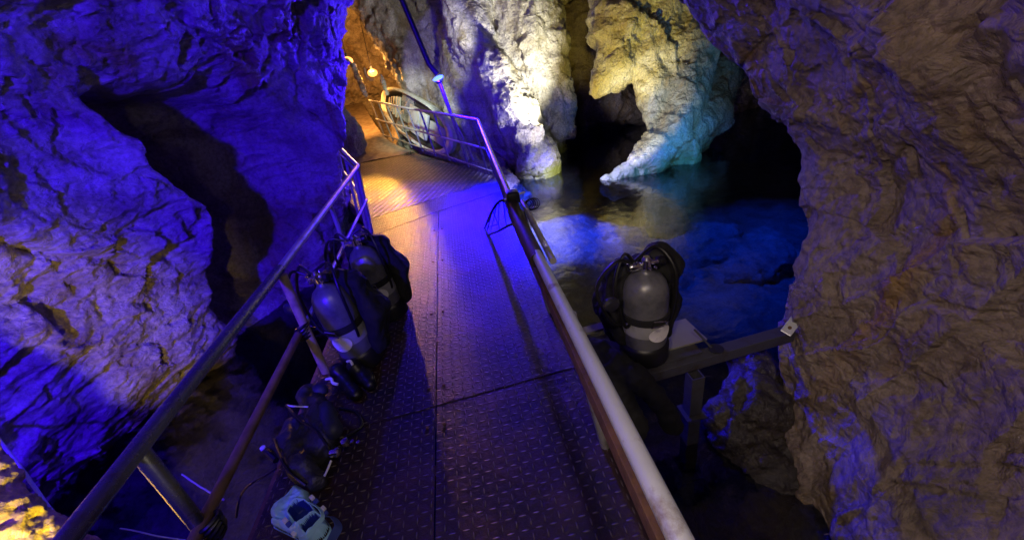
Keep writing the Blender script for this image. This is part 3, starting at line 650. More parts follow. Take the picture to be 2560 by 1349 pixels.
# near left
root = (-1.30, 1.2, 0); T = thing('handrail', root, 'long near left handrail of dark pipe above the water', 'handrail', None)
ZR = .87
tb('top_rail', [(-1.27, -.6, ZR), (-1.27, 1.2, ZR), (-1.265, 2.45, ZR-.01)], .031, DARKP, root, T)
tb('top_rail', [(-1.265, 2.45, ZR-.01), (-1.26, 3.8, ZR), (-1.27, 5.2, ZR)], .026, RAILP, root, T)
pa = onz(350, 1110, ZR-.02); fa = onz(575, 1349, 0)
tb('post', [(-1.29, 1.12, ZR-.02), (-1.33, 1.13, .4), (-1.36, 1.13, -.12)], .030, DARKP, root, T)
tb('post', [(-1.262, 2.43, ZR-.045), (-1.275, 2.42, .38), (-1.285, 2.42, .015)], .030, WOOD, root, T)
tb('post', [(-1.265, 3.75, ZR-.02), (-1.29, 3.75, .0)], .020, RAILP, root, T)
tb('mid_rail', [(-1.315, -.6, .38), (-1.315, 2.45, .40)], .026, BROWNP, root, T)
tb('mid_rail', [(-1.30, 2.45, .40), (-1.31, 4.2, .42), (-1.30, 5.2, .44)], .018, RAILP, root, T)
for (y, z) in ((2.42, .40), (1.13, .36)):
    m_ = MB()
    for k in range(5):
        a = .5*k; m_.tube([(-1.30+.045*math.cos(t)+.002*k, y+.045*math.sin(t), z-.03+.016*k+.02*math.sin(t+a)) for t in np.linspace(0, 6.28, 12)], .009, 6)
    m_.build('lashing', BLACKR, T, loc=root)
# far left, after the kink
root = (-1.36, 5.25, 0); T = thing('handrail', root, 'short far left handrail bending away behind the blue wall', 'handrail')
tb('top_rail', [(-1.27, 5.22, ZR), (-1.95, 7.2, ZR), (-2.7, 9.2, ZR)], .024, STEEL, root, T)
tb('top_rail', [(-1.33, 5.25, ZR-.045), (-2.0, 7.2, ZR-.045)], .015, STEEL, root, T)
tb('mid_rail', [(-1.34, 5.25, .42), (-2.0, 7.2, .42), (-2.75, 9.2, .42)], .02, RAILP, root, T)
for (x, y, r) in ((-1.29, 5.22, .03), (-1.37, 5.35, .022), (-1.62, 6.1, .02), (-1.95, 7.1, .02), (-2.6, 9.0, .02)): tb('post', [(x, y, ZR-.02), (x-.09, y-.02, .0)], r, RAILP, root, T)
# near right: thick pale pipe, then the dark rusty length, then thin rail
root = (.40, 1.5, 0); T = thing('handrail', root, 'near right handrail of thick pale pipe and dark rusty pipe', 'handrail')
tb('top_rail', [(.285, -.6, .895), (.285, .9, .90), (.28, 1.84, .90)], .028, STEEL, root, T, 24)
tb('rusty_rail', [(.275, 1.80, .885), (.275, 2.3, .895), (.285, 2.72, .90)], .042, RUSTP, root, T, 18)
tb('top_rail', [(.29, 2.70, .90), (.33, 4.6, .92), (.39, 6.75, .93)], .024, RAILP, root, T)
tb('top_rail', [(.345, 1.75, .89), (.36, 2.70, .89)], .018, RAILP, root, T)
MB().box((.272, 1.1, .80), (.035, 3.4, .07), bev=.004).build('rusty_strip', RUST, T, loc=root, smooth=False)
tb('mid_rail', [(.43, -.6, .44), (.43, 4.6, .46), (.44, 6.75, .46)], .02, RAILP, root, T)
for (x, y, r) in ((.30, .15, .026), (.30, 1.3, .026), (.32, 2.55, .026), (.33, 3.9, .02), (.35, 5.1, .02), (.38, 5.9, .02), (.385, 6.35, .02), (.39, 6.72, .026)):
    tb('post', [(x, y, .88), (x+.12, y+.02, .0)], r, RAILP, root, T)
# far right fence beyond the corner
root = (.0, 8.0, 0); T = thing('handrail', root, 'far right handrail in front of the white boat, lit gold and blue', 'handrail')
E0 = np.array([.39, 6.78]); E1 = np.array([-2.35, 13.6])
def fe(t, z, off=0): p = E0+(E1-E0)*t; return (p[0]+off, p[1]+off*.4, z)
tb('top_rail', [fe(0, .93), fe(.5, 1.0), fe(1, 1.12)], .026, STEEL, root, T)
tb('mid_rail', [fe(0, .46, .04), fe(.5, .5, .04), fe(1, .58, .03)], .022, STEEL, root, T)
tb('foot_rail', [fe(0, .06, .08), fe(1, .1, .08)], .018, RAILP, root, T)
for t in (.03, .14, .27, .38, .5, .62, .74, .86, .98): tb('post', [fe(t, .92+.18*t), fe(t, -.02, .10)], .020, RAILP, root, T)

# ------------------------------------------------------------------ lamp pole
root = np.array([.12, 8.35, 0.]); T = thing('lamp_pole', root, 'slim leaning pole carrying a glowing blue lamp disc', 'lamp')
lp = ony(1095, 195, 8.35); tp = ony(1014, -30, 8.35); up = ony(1072, 160, 8.35)
tb('lower_pole', [root, lp-np.array([0, 0, .02])], .038, RAILP, root, T)
tb('lower_pole', [root+np.array([.12, -.15, 0]), lp+np.array([.05, 0, -.45])], .022, RAILP, root, T)
tb('upper_pole', [lp+np.array([0, 0, .06]), up, tp+np.array([-.3, 0, .8])], .05, PLASTD, root, T)
axd = [(.97, 0, .22), (-.05, .97, .24), (-.21, -.25, .945)]
MB().lathe([(.02, -.02), (.10, -.012), (.105, 0), (.09, .010), (.0, .015)], 28, lp, axd).build('lamp_disc', LEDM, T, loc=root)
MB().lathe([(.03, -.10), (.07, -.08), (.09, -.034), (.03, -.032)], 24, lp, axd).build('lamp_housing', PLASTD, T, loc=root)
# tunnel bulbs
for (px, py, y, lab) in ((930, 178, 13.4, 'bright round orange bulb hanging right in the tunnel mouth'), (868, 148, 13.0, 'smaller orange bulb half hidden by the blue wall edge')):
    c = ony(px, py, y); T = thing('hanging_bulb', c, lab, 'lamp', 'orange tunnel bulbs')
    MB().lathe([(.001, -.15), (.08, -.13), (.135, -.08), (.14, -.02), (.10, .03), (.03, .06)], 20, c).build('bulb', BULB, T, loc=c)
    MB().lathe([(.032, .06), (.035, .13), (.015, .15)], 14, c).build('socket', PLASTD, T, loc=c)
    MB().tube([c+np.array([0, 0, .15]), c+np.array([.02, .1, .7]), c+np.array([.1, .3, 2.2])], .010, 6).build('cord', PLASTD, T, loc=c)
c = ony(922, 185, 12); ps = [ony(px, py, 11.9) for px, py in ((911, 170), (913, 183), (918, 194), (926, 200), (934, 199))]
o = MB().tube(ps, .022, 8).build('cable_hook', mat('pale_cable', (.6, .45, .28), .5), None, loc=ps[2]); tag(o, 'pale curved cable hook left of the bright bulb', 'cable')

# ------------------------------------------------------------------ boat standing on its side behind the fence
def boat():
    a = ony(957, 246, 13.6); b = ony(1122, 365, 9.3)
    base = np.array([(a[0]+b[0])/2, (a[1]+b[1])/2, 0.0])
    T = thing('small_boat', base, 'white and grey open boat standing on its side behind the far fence', 'boat')
    u = np.array([b[0]-a[0], b[1]-a[1], 0.]); Ln = np.linalg.norm(u); u /= Ln
    nn = np.array([-u[1], u[0], 0.]); u = u*.985+np.array([0, 0, -.17]); u /= np.linalg.norm(u)
    if nn[0] > 0: nn = -nn          # towards the walkway
    upv = np.array([0, 0, 1.])*.93-nn*.30; upv -= u*(u@upv); upv /= np.linalg.norm(upv); nn = np.cross(u, upv)*1.0
    if nn[0] > 0: nn = -nn
    cen = np.array([base[0], base[1], .66]); hw, hl = .56, Ln/2+.25
    def pt(s, h, dpt): return cen+u*s*hl+upv*h*hw-nn*dpt
    def ring(k, sc, dpt, n=72):
        return [pt(sc*np.sign(math.cos(t))*abs(math.cos(t))**.72, sc*np.sign(math.sin(t))*abs(math.sin(t))**.85, dpt) for t in np.linspace(0, 2*math.pi, n, endpoint=False)]
    n = 72
    def loft(rings, cap=None):
        V = sum(rings, []); Fc = []
        for i in range(len(rings)-1):
            for k in range(n): Fc.append((i*n+k, i*n+(k+1) % n, (i+1)*n+(k+1) % n, (i+1)*n+k))
        if cap is not None: Fc.append(tuple((len(rings)-1)*n+k for k in range(n)))
        return V, Fc
    V, Fc = loft([ring(0, .86, .03), ring(0, .90, -.02), ring(0, .97, -.03), ring(0, 1.0, .02), ring(0, .97, .16), ring(0, .86, .30), ring(0, .66, .38)], 1)
    MB().add(V, Fc).build('hull', BOATM, T, loc=base)
    V, Fc = loft([ring(0, .862, .02), ring(0, .80, .22), ring(0, .68, .28)], 1)
    MB().add(V, Fc).build('cockpit', BOATD, T, loc=base)
    for s in (-.82, -.74, -.66, -.57, -.48):
        MB().box(pt(s, -.02, .12), (.10, hw*1.25*(1-abs(s)**3), .05), ax=[u, upv, nn], bev=.01).build('rib', BOATM, T, loc=base)
    MB().box(pt(-.02, -.1, .13), (.75, hw*1.2, .06), ax=[u, upv, nn], bev=.02).build('seat', BOATM, T, loc=base)
    MB().box(pt(.28, -.08, .10), (.42, hw*1.1, .07), ax=[u, upv, nn], bev=.02).build('seat', BOATM, T, loc=base)
    MB().box(pt(.62, -.02, .09), (.95, hw*.72, .06), ax=[u, upv, nn], bev=.02).build('foredeck', BOATB, T, loc=base)
boat()

# ------------------------------------------------------------------ landing net, cable, chain on the right rail
def net():
    c0 = np.array([.26, 2.45, .55]); T = thing('landing_net', c0, 'black net on a hoop hanging inside the right rail', 'net')
    pts = [onx(*p, x) for p, x in (((1262, 500), .24), ((1243, 508), .18), ((1222, 545), .12), ((1210, 578), .10), ((1218, 586), .12), ((1240, 580), .17), ((1262, 568), .22), ((1280, 560), .26))]
    P = catmull(pts, 28); MB().tube(P, .010, 8).build('hoop', BLACKR, T, loc=c0)
    m_ = MB(); top = P[2]
    for k in range(6, 27, 3): m_.tube([P[k], (P[k]*.5+P[27-k]*.5)+np.array([.01, 0, -.03]), P[max(0, 13-k//2)]], .0035, 5)
    m_.build('netting', BLACKF, T, loc=c0)
net()
def coil():
    c = np.array([.33, 2.66, .93]); T = thing('cable_coil', c, 'coiled black cable on a black box atop the right rail', 'cable')
    m_ = MB()
    for k in range(5):
        r = .022+.007*k; m_.tube([c+np.array([.055+.010*k+r*math.cos(t), .01*k-.05+(.5-.22*k)*r*math.sin(t), -.03-.006*k+r*math.sin(t)]) for t in np.linspace(0, 6.28, 22)], .0032, 6)
    m_.build('cable_loop', BLACKR, T, loc=c)
    MB().box(c+np.array([-.035, .02, .02]), (.09, .12, .08), bev=.02).build('clamp_box', BLACKR, T, loc=c)
    MB().tube([c+np.array([-.10, .04, 0]), c+np.array([-.02, -.03, .045]), c+np.array([.05, 0, .04])], .008, 6).build('tie', WHITEP, T, loc=c)
coil()
def chain():
    a = np.array([.36, 2.6, .86]); b = np.array([.335, 1.86, .93]); T = thing('steel_chain', a, 'steel chain running down along the rusty rail pipe', 'chain')
    m_ = MB(); n = 26
    for k in range(n):
        t = k/(n-1); p = a+(b-a)*t+np.array([.02*math.sin(t*3), 0, -.05*math.sin(t*math.pi)]); dr = (b-a)/np.linalg.norm(b-a); sd = np.array([1., 0, 0]) if k % 2 else np.array([0, 0, 1.])
        m_.tube([p+dr*.018*math.cos(q)+sd*.010*math.sin(q) for q in np.linspace(0, 6.28, 10)], .004, 6)
    m_.build('chain_links', STEEL, T, loc=a)
chain()

# ------------------------------------------------------------------ scuba sets
def soft(chains, h=.012, k=.05, amp=.012, sc=9, seed=7):
    V, Q = sdf_mesh(chains, h, k, pad=.08)
    return V, Q, (lambda p: amp*noise(p*sc, seed)+amp*.6*ridged(p*sc*1.7, 1, seed+2)-amp*.5)
def soft_obj(name, chains, matr, parent, amp=.012, sc=9, h=.012, k=.05, loc=(0, 0, 0), seed=7):
    V, Q, fn = soft(chains, h, k, amp, sc, seed)
    return displaced(name, V, Q, fn, matr, root=np.array(loc, float) if parent is None else None, parent=parent) if parent is None or tuple(loc) == (0, 0, 0) else displaced(name, V, Q, fn, matr, root=np.array(loc, float), parent=parent)
def scuba(loc, label, rot, tilt, scale, vest=True, mark=True):
    T = thing('scuba_set', loc, label, 'scuba tank', 'scuba tanks with black vests')
    R_ = .108; hh = .50
    MB().lathe([(.098, 0), (R_+.012, .004), (R_+.014, .10), (R_+.004, .115), (R_, .12)], 40).build('boot', BLACKR, T)
    MB().lathe([(R_, .12), (R_, .20), (R_+.0005, .205), (R_, hh-.08), (R_*.97, hh-.03), (R_*.86, hh+.02), (R_*.66, hh+.055), (R_*.36, hh+.078), (.028, hh+.09), (.026, hh+.105)], 48).build('cylinder', TANKM, T)
    MB().lathe([(R_+.0015, .205), (R_+.0018, .21), (R_+.0018, .285), (R_+.0015, .29)], 48).build('pale_band', TANKW, T)
    MB().lathe([(R_+.002, .292), (R_+.008, .295), (R_+.008, .335), (R_+.002, .338)], 48).build('strap', BLACKF, T)
    b = MB(); b.tube([(.03, -R_-.008, .29), (.03, -R_-.018, .33), (-.03, -R_-.018, .345), (-.035, -R_-.008, .30), (.03, -R_-.008, .29)], .004, 6); b.build('buckle', CHROME, T)
    if mark:   # round sticker wrapped on the tank
        V = []; Fc = []; n = 24; rr = .058
        V.append((math.sin(.15)*(R_+.007), -math.cos(.15)*(R_+.007), .235))
        for k in range(n):
            t = 2*math.pi*k/n; a = .15+rr*math.cos(t)/R_; V.append((math.sin(a)*(R_+.010), -math.cos(a)*(R_+.010), .235+rr*math.sin(t)*.9))
        Fc = [(0, 1+k, 1+(k+1) % n) for k in range(n)]
        MB().add(V, Fc).build('round_sticker', LABELM, T)
    v = MB().lathe([(.024, .58), (.026, .60), (.022, .64), (.024, .66), (.014, .675)], 20); v.build('valve', CHROME, T)
    MB().tube([(.0, 0, .635), (.055, -.01, .637)], .013, 12).build('valve_port', CHROME, T)
    MB().lathe([(.012, 0), (.024, .004), (.026, .02), (.022, .032), (.008, .036)], 18, (.05, -.01, .637), [(0, 1, 0), (0, 0, 1), (1, 0, 0)]).build('valve_knob', BLACKR, T)
    MB().lathe([(.02, 0), (.028, .01), (.028, .045), (.02, .06)], 20, (-.02, .02, .62), [(0, 1, 0), (0, 0, 1), (-1, 0, 0)]).build('first_stage', CHROME, T)
    for k, (dx, dz, L_) in enumerate([(-.25, -.02, 0), (-.17, .02, 1), (.13, -.02, 2)]):
        P = catmull([(-.05, .02, .63+.01*k), (dx*.6, .0+.02*k, .70+dz*.4), (dx, -.02*k, .55), (dx*.8, -.05, .35-.05*k), (dx*.45, -.02, .30)], 24)
        MB().tube(P, .0085, 8).build('hose', BLACKR, T)
    MB().lathe([(.02, 0), (.038, .006), (.040, .022), (.03, .036), (.012, .040)], 22, (-.22, -.06, .50), [(1, 0, 0), (0, 0, 1), (0, -1, 0)]).build('regulator', PLASTD, T)
    for k in range(7):
        a = k*2.3; q = MB().lathe([(.004, 0), (.009, .004), (.008, .014), (.003, .018)], 10, (.045*math.cos(a)-.01, .03*math.sin(a)-.02, .60+.012*k)); q.build('fitting', CHROME, T) if k < 5 else None
    if vest:
        ch = [[(-.06, .14, .06, .07), (-.10, .15, .30, .085), (-.07, .13, .50, .065), (-.05, .11, .56, .05)],
              [(.06, .14, .06, .07), (.12, .15, .30, .09), (.08, .13, .50, .07), (.05, .11, .57, .05)],
              [(-.12, .02, .12, .035), (-.15, .05, .32, .04), (-.10, .08, .54, .04)], [(.13, .03, .10, .05), (.17, .06, .28, .055), (.12, .09, .52, .045)]]
        soft_obj('vest', ch, BLACKF, T, amp=.016, sc=9)
    T.rotation_euler = (tilt[0], tilt[1], rot); T.scale = (scale,)*3
    return T
# left pair
p1 = onz(915, 905); p2 = onz(985, 785)
scuba((p1[0], p1[1], .012), 'front grey scuba tank leaning on the left rail, white round tag', -.35, (.02, -.10), 1.16)
scuba((p2[0], p2[1], .012), 'rear scuba tank on the left, partly behind the front tank', -.05, (.03, -.12), 1.15)
# extra vest bulk between the two
p3 = onz(1618, 905, -.0)
T3 = scuba((.885, 1.875, .03), 'single scuba tank with bulky black vest on the right platform', .12, (.0, .02), 1.24)
T3.scale = (1.24, 1.24, 1.03)
soft_obj('vest_wing', [[(.10, .14, .10, .07), (.17, .15, .30, .10), (.16, .13, .50, .10), (.12, .09, .60, .075)], [(.17, .10, .10, .06), (.24, .12, .22, .05)]], BLACKF, T3, amp=.018, sc=7)

# ------------------------------------------------------------------ platform on the right: beam, plates, posts, bracket
ba = onz(1500, 972, 0); bb = onz(1985, 832, 0)
root = (ba+bb)/2; root[2] = -.03
u = (bb-ba)/np.linalg.norm(bb-ba); vv = np.array([-u[1], u[0], 0])
T = thing('platform', root, 'narrow steel platform carrying the right scuba tank, fixed to the rock wall', 'platform')
L_ = np.linalg.norm(bb-ba)
MB().box((ba+bb)/2+np.array([0, 0, -.045])+vv*.05, (L_+.1, .085, .075), ax=[u, vv, (0, 0, 1)], bev=.004).build('beam', STEELB, T, loc=root, smooth=False)
q = [onz(*p, .006) for p in ((1465, 838), (1530, 816), (1700, 905), (1530, 955))]
c = (np.array([.58, 2.25, -.01])+np.array([1.25, 2.05, -.01]))/2
MB().box((.86, 1.96, .005), (.72, .40, .012), ax=[u, vv, (0, 0, 1)]).build('deck_plate', STEELB, T, loc=root, smooth=False)
MB().box((.62, 2.22, .022), (.28, .07, .02), ax=[u, vv, (0, 0, 1)]).build('pale_bar', PLATE, T, loc=root, smooth=False)
MB().box((1.14, 1.98, .018), (.34, .24, .012), ax=[u, vv, (0, 0, 1)]).build('side_plate', PLATE, T, loc=root, smooth=False)
MB().tube([onz(1735, 822, .12), onz(1778, 868, .012)], .007, 8).build('tie_rod', STEELB, T, loc=root)
MB().lathe([(.045, 0), (.045, .006), (.02, .008)], 20, onz(1790, 872, .0)).build('pipe_collar', PLASTD, T, loc=root)
bc = np.array(onz(1985, 805, .06)); ru = ray(1985, 805); 
bx = [np.array(onz(2005, 780, .10))-np.array(onz(1968, 828, .02))]
e1 = bx[0]/np.linalg.norm(bx[0]); e2 = np.cross(e1, -ru/np.linalg.norm(ru)); e2 /= np.linalg.norm(e2); e3 = np.cross(e1, e2)
MB().box(bc, (.19, .065, .012), ax=[e1, e2, e3], bev=.004).build('wall_bracket', STEEL, T, loc=root, smooth=False)
for s_ in (-.05, .04): MB().tube([bc+e1*s_-e3*.014, bc+e1*s_+e3*.014], .011, 8).build('bracket_bolt', RUST, T, loc=root)
def sq_post(top, bot, w_, label):
    T = thing('square_post', bot, label, 'post', 'square steel posts below the platform')
    m_ = MB(); th = .008
    for sx, sy, dx, dy in ((1, 0, th, w_), (-1, 0, th, w_), (0, 1, w_-2*th, th), (0, -1, w_-2*th, th)):
        m_.box(((top[0]+bot[0])/2+sx*(w_/2-th/2), (top[1]+bot[1])/2+sy*(w_/2-th/2), (top[2]+bot[2])/2), (dx, dy, top[2]-bot[2]))
    m_.build('tube_walls', STEELB, T, loc=bot, smooth=False)
    MB().box(((top[0]+bot[0])/2, (top[1]+bot[1])/2, bot[2]+.01), (w_+.06, w_+.06, .012)).build('foot_plate', STEELB, T, loc=bot, smooth=False)
tp_ = onz(1738, 935, -.16); sq_post((tp_[0], tp_[1], -.16), (tp_[0], tp_[1], -.52), .085, 'open topped square post just under the platform beam')
tp2 = (tp_[0], tp_[1], -.56); sq_post(tp2, (tp_[0]-.0, tp_[1], -1.2), .085, 'lower square post standing in the water beneath the first')
# black wetsuit draped over platform
ws = onz(1530, 900, .05)
soft_obj('wetsuit', [[(*onz(1468, 850, .10), .030), (*onz(1500, 870, .09), .05), (*onz(1540, 905, .07), .065), (*onz(1590, 945, .04), .07), (*onz(1640, 990, -.10), .06), (*onz(1680, 1060, -.30), .07)],
    [(*onz(1490, 900, .03), .06), (*onz(1520, 950, .02), .07), (*onz(1540, 1000, -.1), .09), (*onz(1580, 1060, -.25), .1)]], BLACKF, None, amp=.02, sc=8, loc=ws)
tag(bpy.data.objects['wetsuit'], 'limp black wetsuit draped over the platform edge beside the pale pipe', 'wetsuit')

# ------------------------------------------------------------------ gear on the left side of the deck
def bcd():
    base = onz(770, 1100, 0); T = thing('dive_vest', base, 'black dive vest lying open with chrome valve, above the light blue bag', 'dive vest')
    P = lambda x, y, z, r: (*onz(x, y, z), r)
    soft_obj('vest_body', [[P(770,985,.12,.07), P(800,1040,.10,.08), P(815,1100,.10,.07)], [P(735,1060,.10,.05), P(720,1110,.09,.06), P(755,1165,.09,.07), P(790,1200,.06,.05)],
        [P(760,1075,.05,.08), P(790,1140,.05,.08)], [P(700,1120,.10,.035), P(680,1125,.08,.03)]], MESHF, T, amp=.02, sc=7, loc=base, h=.012, k=.05)
    soft_obj('pocket', [[P(815,1020,.16,.045), P(835,1075,.15,.05)], [P(800,975,.14,.05), P(765,975,.13,.04)]], mat('dark_blue_nylon', (.02, .022, .06), .6, bump=(90, .4, .002)), T, amp=.008, sc=9, loc=base, h=.012)
    def strip(pts, r, name, m__): MB().tube(catmull([onz(*p) for p in pts], 20), r, 8).build(name, m__, T, loc=base)
    strip([(716,1012,.17), (745,1045,.20), (790,1075,.20), (820,1115,.17), (832,1130,.12)], .008, 'piping', BLACKR)
    strip([(684,1098,.14), (700,1140,.16), (725,1180,.15), (765,1212,.10)], .009, 'piping', BLACKR)
    strip([(828,1150,.12), (818,1175,.10), (805,1200,.05)], .006, 'webbing', WHITEP)
    strip([(716,1012,.17), (735,1015,.19), (770,1016,.18)], .005, 'webbing', WHITEP)
    c = onz(840, 1130, .14)
    MB().lathe([(.012, -.03), (.022, -.028), (.022, -.005), (.028, 0), (.028, .012), (.018, .02)], 20, c, [(0, .7, .7), (0, -.7, .7), (1, 0, 0)]).build('chrome_valve', CHROME, T, loc=base)
    MB().lathe([(.012, 0), (.02, .003), (.02, .03), (.012, .034)], 18, c+np.array([.05, .03, .01])).build('inflator', CHROME, T, loc=base)
    for k, (x, y) in enumerate([(858, 1098), (868, 1110), (880, 1103), (850, 1090), (895, 1105)]):
        MB().lathe([(.004, -.006), (.011, -.004), (.011, .006), (.004, .008)], 12, onz(x, y, .10)).build('fitting', CHROME, T, loc=base)
    c = onz(660, 1123, .12); MB().tube([c, onz(690, 1150, .11)], .016, 12).build('inflator_hose', BLACKR, T, loc=base)
    MB().lathe([(.006, 0), (.015, .004), (.015, .02), (.006, .024)], 14, c).build('mouthpiece', WHITEP, T, loc=base)
    MB().tube(catmull([onz(850,1100,.12), onz(885,1080,.08), onz(905,1060,.04), onz(890,1030,.02), onz(850,1020,.03)], 20), .010, 8).build('hose', BLACKR, T, loc=base)
bcd()
def boots():
    base = onz(880, 935, 0); T = thing('dive_boots', base, 'pair of black dive boots at the front tank, pale tab', 'boots')
    P = lambda x, y, z, r: (*onz(x, y, z), r)
    soft_obj('boot', [[P(885,925,.05,.05), P(910,940,.05,.05), P(925,960,.04,.045)], [P(885,915,.12,.05)]], BLACKR, T, amp=.006, sc=9, loc=base)
    soft_obj('boot', [[P(845,935,.05,.05), P(865,955,.05,.05), P(890,985,.04,.045)], [P(842,925,.12,.05)]], BLACKR, T, amp=.006, sc=9, loc=base)
    MB().tube(catmull([onz(868,903,.17), onz(876,902,.18), onz(882,912,.16)], 10), .009, 8).build('pull_tab', WHITEP, T, loc=base)
boots()
o = MB().tube(catmull([onz(815,948,.13), onz(828,946,.14), onz(832,956,.13), onz(845,960,.12)], 14), .010, 6).build('webbing_strap', WHITEP, None, loc=onz(830,955,0)); tag(o, 'short white strap end between the vest and the boots', 'strap')

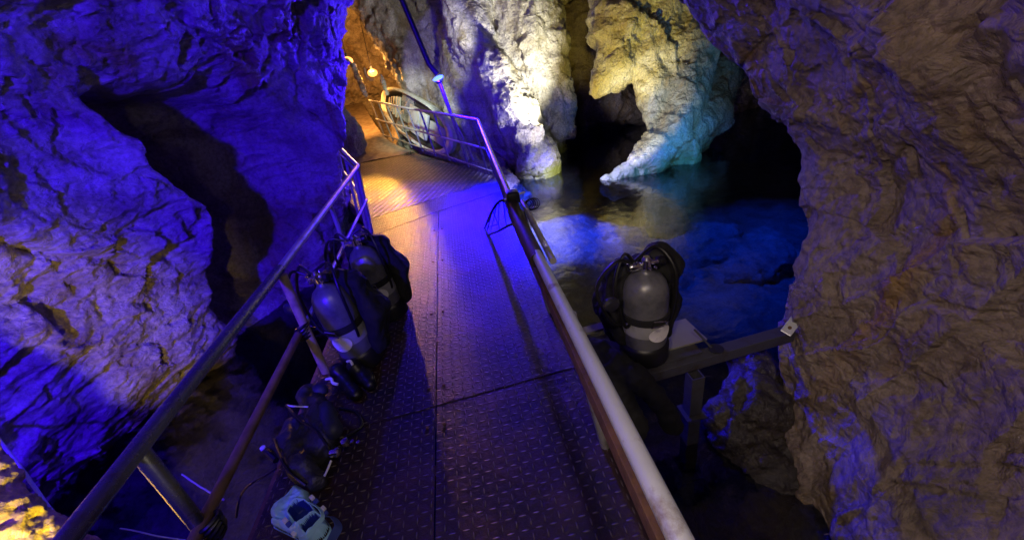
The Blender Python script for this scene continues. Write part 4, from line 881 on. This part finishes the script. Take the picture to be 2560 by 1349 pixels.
def blue_bag():
    S7 = 7.137
    Z = lambda x, y: (640+x/S7, 1160+y/S7)
    outl = [Z(*p) for p in ((700,290),(880,390),(905,560),(1000,690),(1160,850),(1240,1000),(1150,1180),(960,1300),(780,1330),(650,1210),(480,1120),(250,1010),(190,960),(215,880),(180,810),(260,660),(500,480),(620,340))]
    opA = [Z(*p) for p in ((560,850),(600,720),(720,620),(850,600),(930,650),(1015,780),(1000,830),(740,1050),(640,980))]
    opB = [Z(*p) for p in ((790,1070),(900,920),(1040,810),(1130,880),(1150,960),(1080,1050),(950,1150),(890,1230),(810,1160))]
    top = .085
    w2 = lambda poly: np.array([onz(x, y, top)[:2] for x, y in poly])
    o_, a_, b_ = map(w2, (outl, opA, opB)); base = np.array([o_[:, 0].mean(), o_[:, 1].mean(), 0.])
    def sdist(P, poly):
        dmin = np.full(len(P), 9.); ins = np.zeros(len(P), bool); n = len(poly)
        for i in range(n):
            p, q = poly[i], poly[(i+1) % n]; e = q-p; t = np.clip(((P-p)@e)/(e@e), 0, 1); dd = P-p-t[:, None]*e
            dmin = np.minimum(dmin, np.sqrt((dd**2).sum(1)))
            c = ((p[1] > P[:, 1]) != (q[1] > P[:, 1])) & (P[:, 0] < (q[0]-p[0])*(P[:, 1]-p[1])/(q[1]-p[1]+1e-12)+p[0]); ins ^= c
        return np.where(ins, -dmin, dmin)
    lo, hi = o_.min(0)-.02, o_.max(0)+.02; h = .003; nx, ny = ((hi-lo)/h).astype(int)+1
    X, Y = np.meshgrid(lo[0]+np.arange(nx)*h, lo[1]+np.arange(ny)*h, indexing='ij'); P = np.stack([X.ravel(), Y.ravel()], 1)
    do, da, db = sdist(P, o_), sdist(P, a_), sdist(P, b_); dop = np.minimum(da, db)
    P3 = np.stack([P[:, 0], P[:, 1], P[:, 0]*0], 1).astype(np.float32)
    edge = np.clip(-do/.030, 0, 1); z = .018+(top-.018)*np.sqrt(1-(1-edge)**2)
    z += .007*np.exp(-(dop/.008)**2)+.010*noise(P3*16, 4)*edge+.006*ridged(P3*30, 1, 9)*edge-.004
    fold = np.abs(sdist(P, w2([Z(190, 850), Z(480, 900), Z(640, 1010), Z(480, 905)]))); z -= .030*np.exp(-(fold/.010)**2)
    k = np.clip(-dop/.014, 0, 1); k = k*k*(3-2*k); z = z*(1-k)+.010*k
    V = np.stack([P[:, 0], P[:, 1], z], 1); i = (np.arange(nx-1)[:, None]*ny+np.arange(ny-1)[None]).ravel(); Q = np.stack([i, i+ny, i+ny+1, i+1], 1)
    keep = (do[Q] < 0).all(1); inner = (dop[Q] < -.002).all(1)
    T = thing('gear_bag', base, 'light blue open soft bag with two dark compartments lying on the deck', 'bag')
    for nm, msk, mm in (('bag_shell', keep & ~inner, BLUEBAG), ('shaded_inside', keep & inner, NAVY)):
        q = Q[msk]; us, inv = np.unique(q, return_inverse=True); vv_ = V[us]-base
        oo = mesh_from(nm, vv_, inv.reshape(-1, 4).astype(np.int64), mm, T)
    # skirt down to the deck around the outline
    m_ = MB(); n = len(o_); 
    oc = catmull(np.vstack([o_, o_[:1]]), 120); cen = o_.mean(0)
    inn = cen+(oc-cen)*.965
    V2 = [(x, y, .02) for x, y in inn]+[(x, y, .009) for x, y in oc]+[(x, y, .001) for x, y in inn]; nn_ = len(oc)
    Fc = [(r*nn_+k, r*nn_+k+1, (r+1)*nn_+k+1, (r+1)*nn_+k) for r in (0, 1) for k in range(nn_-1)]
    m_.add(V2, Fc).build('hem', BLUEBAG, T, loc=base)
    # divider fold between the two compartments, strap, buckles
    def ribbon(pts, wd, name, mm, zz=None):
        C = catmull([onz(*p) for p in pts], 30); V_ = []; Fc = []
        for j, c in enumerate(C):
            t = C[min(j+1, 29)]-C[max(j-1, 0)]; s_ = np.cross(t, (0, 0, 1)); s_ /= np.linalg.norm(s_)+1e-9
            dn = (s_*.45+np.array([0, 0, .89]))*wd/2
            for q_ in (-1, 1):
                for r_ in (-1, 1): V_.append(c+dn*q_+s_*.0015*r_)
        for j in range(29):
            a = j*4; b = a+4; Fc += [(a, a+2, b+2, b), (a+1, b+1, b+3, a+3), (a, b, b+1, a+1), (a+2, a+3, b+3, b+2)]
        return MB().add(V_, Fc).build(name, mm, T, loc=base)
    ribbon([(808,1292,.07), (826,1290,.055), (840,1300,.03), (846,1316,.025), (836,1335,.02), (826,1355,.018)], .045, 'shoulder_strap', BLUESTR)
    ribbon([(776,1255,.10), (800,1272,.10), (806,1292,.10), (790,1312,.10), (768,1340,.09), (748,1344,.06)], .022, 'rim_strap', BLUEBAG)
    for (x, y, z_) in ((780, 1243, .075), (808, 1270, .06), (713, 1300, .09), (735, 1333, .06)):
        MB().box(onz(x, y, z_), (.020, .028, .014), bev=.004, ax=[(.7, .7, 0), (-.7, .7, 0), (0, 0, 1)]).build('buckle', WHITEP, T, loc=base)
    for (x, y, z_) in ((790, 1252, .065), (814, 1282, .05), (722, 1309, .085)):
        MB().box(onz(x, y, z_), (.022, .026, .012), bev=.004, ax=[(.7, .7, 0), (-.7, .7, 0), (0, 0, 1)]).build('buckle', BLUESTR, T, loc=base)
blue_bag()

# ------------------------------------------------------------------ ropes and wires
def rope(pts, r, matr, label, cat='rope', name='rope', n=40, wob=.004):
    C = catmull([np.array(p) for p in pts], n); C = C+np.stack([noise(C.astype(np.float32)*6+k*9, 3) for k in range(3)], 1)*wob
    o = MB().tube(C, r, 8).build(name, matr, None, loc=C[0]); tag(o, label, cat); return o
rope([onz(-20,1075,.1), onz(60,1180,.0), onz(120,1265,-.1), onz(175,1330,-.2), onz(215,1400,-.25)], .010, ROPEM, 'pale rope stretched diagonally across the yellow lit rock at bottom left')
rope([onz(300,1320,-.62), onz(345,1327,-.60), onz(400,1340,-.6), onz(470,1352,-.6)], .005, ROPEM, 'thin pale line in the water below the left handrail', 'wire', 'thin_line')
rope([onz(455,1185,-.3), onz(500,1215,-.2), onz(558,1248,.1)], .005, ROPEM, 'thin pale line running from the water to the brown pole', 'wire', 'thin_line')
rope([onz(690,1170,.02), onz(660,1190,.0), onz(625,1210,-.02), onz(600,1240,.1), onz(590,1290,.0)], .006, BLACKR, 'thin black cord between the vest and the near post', 'cord', 'cord')
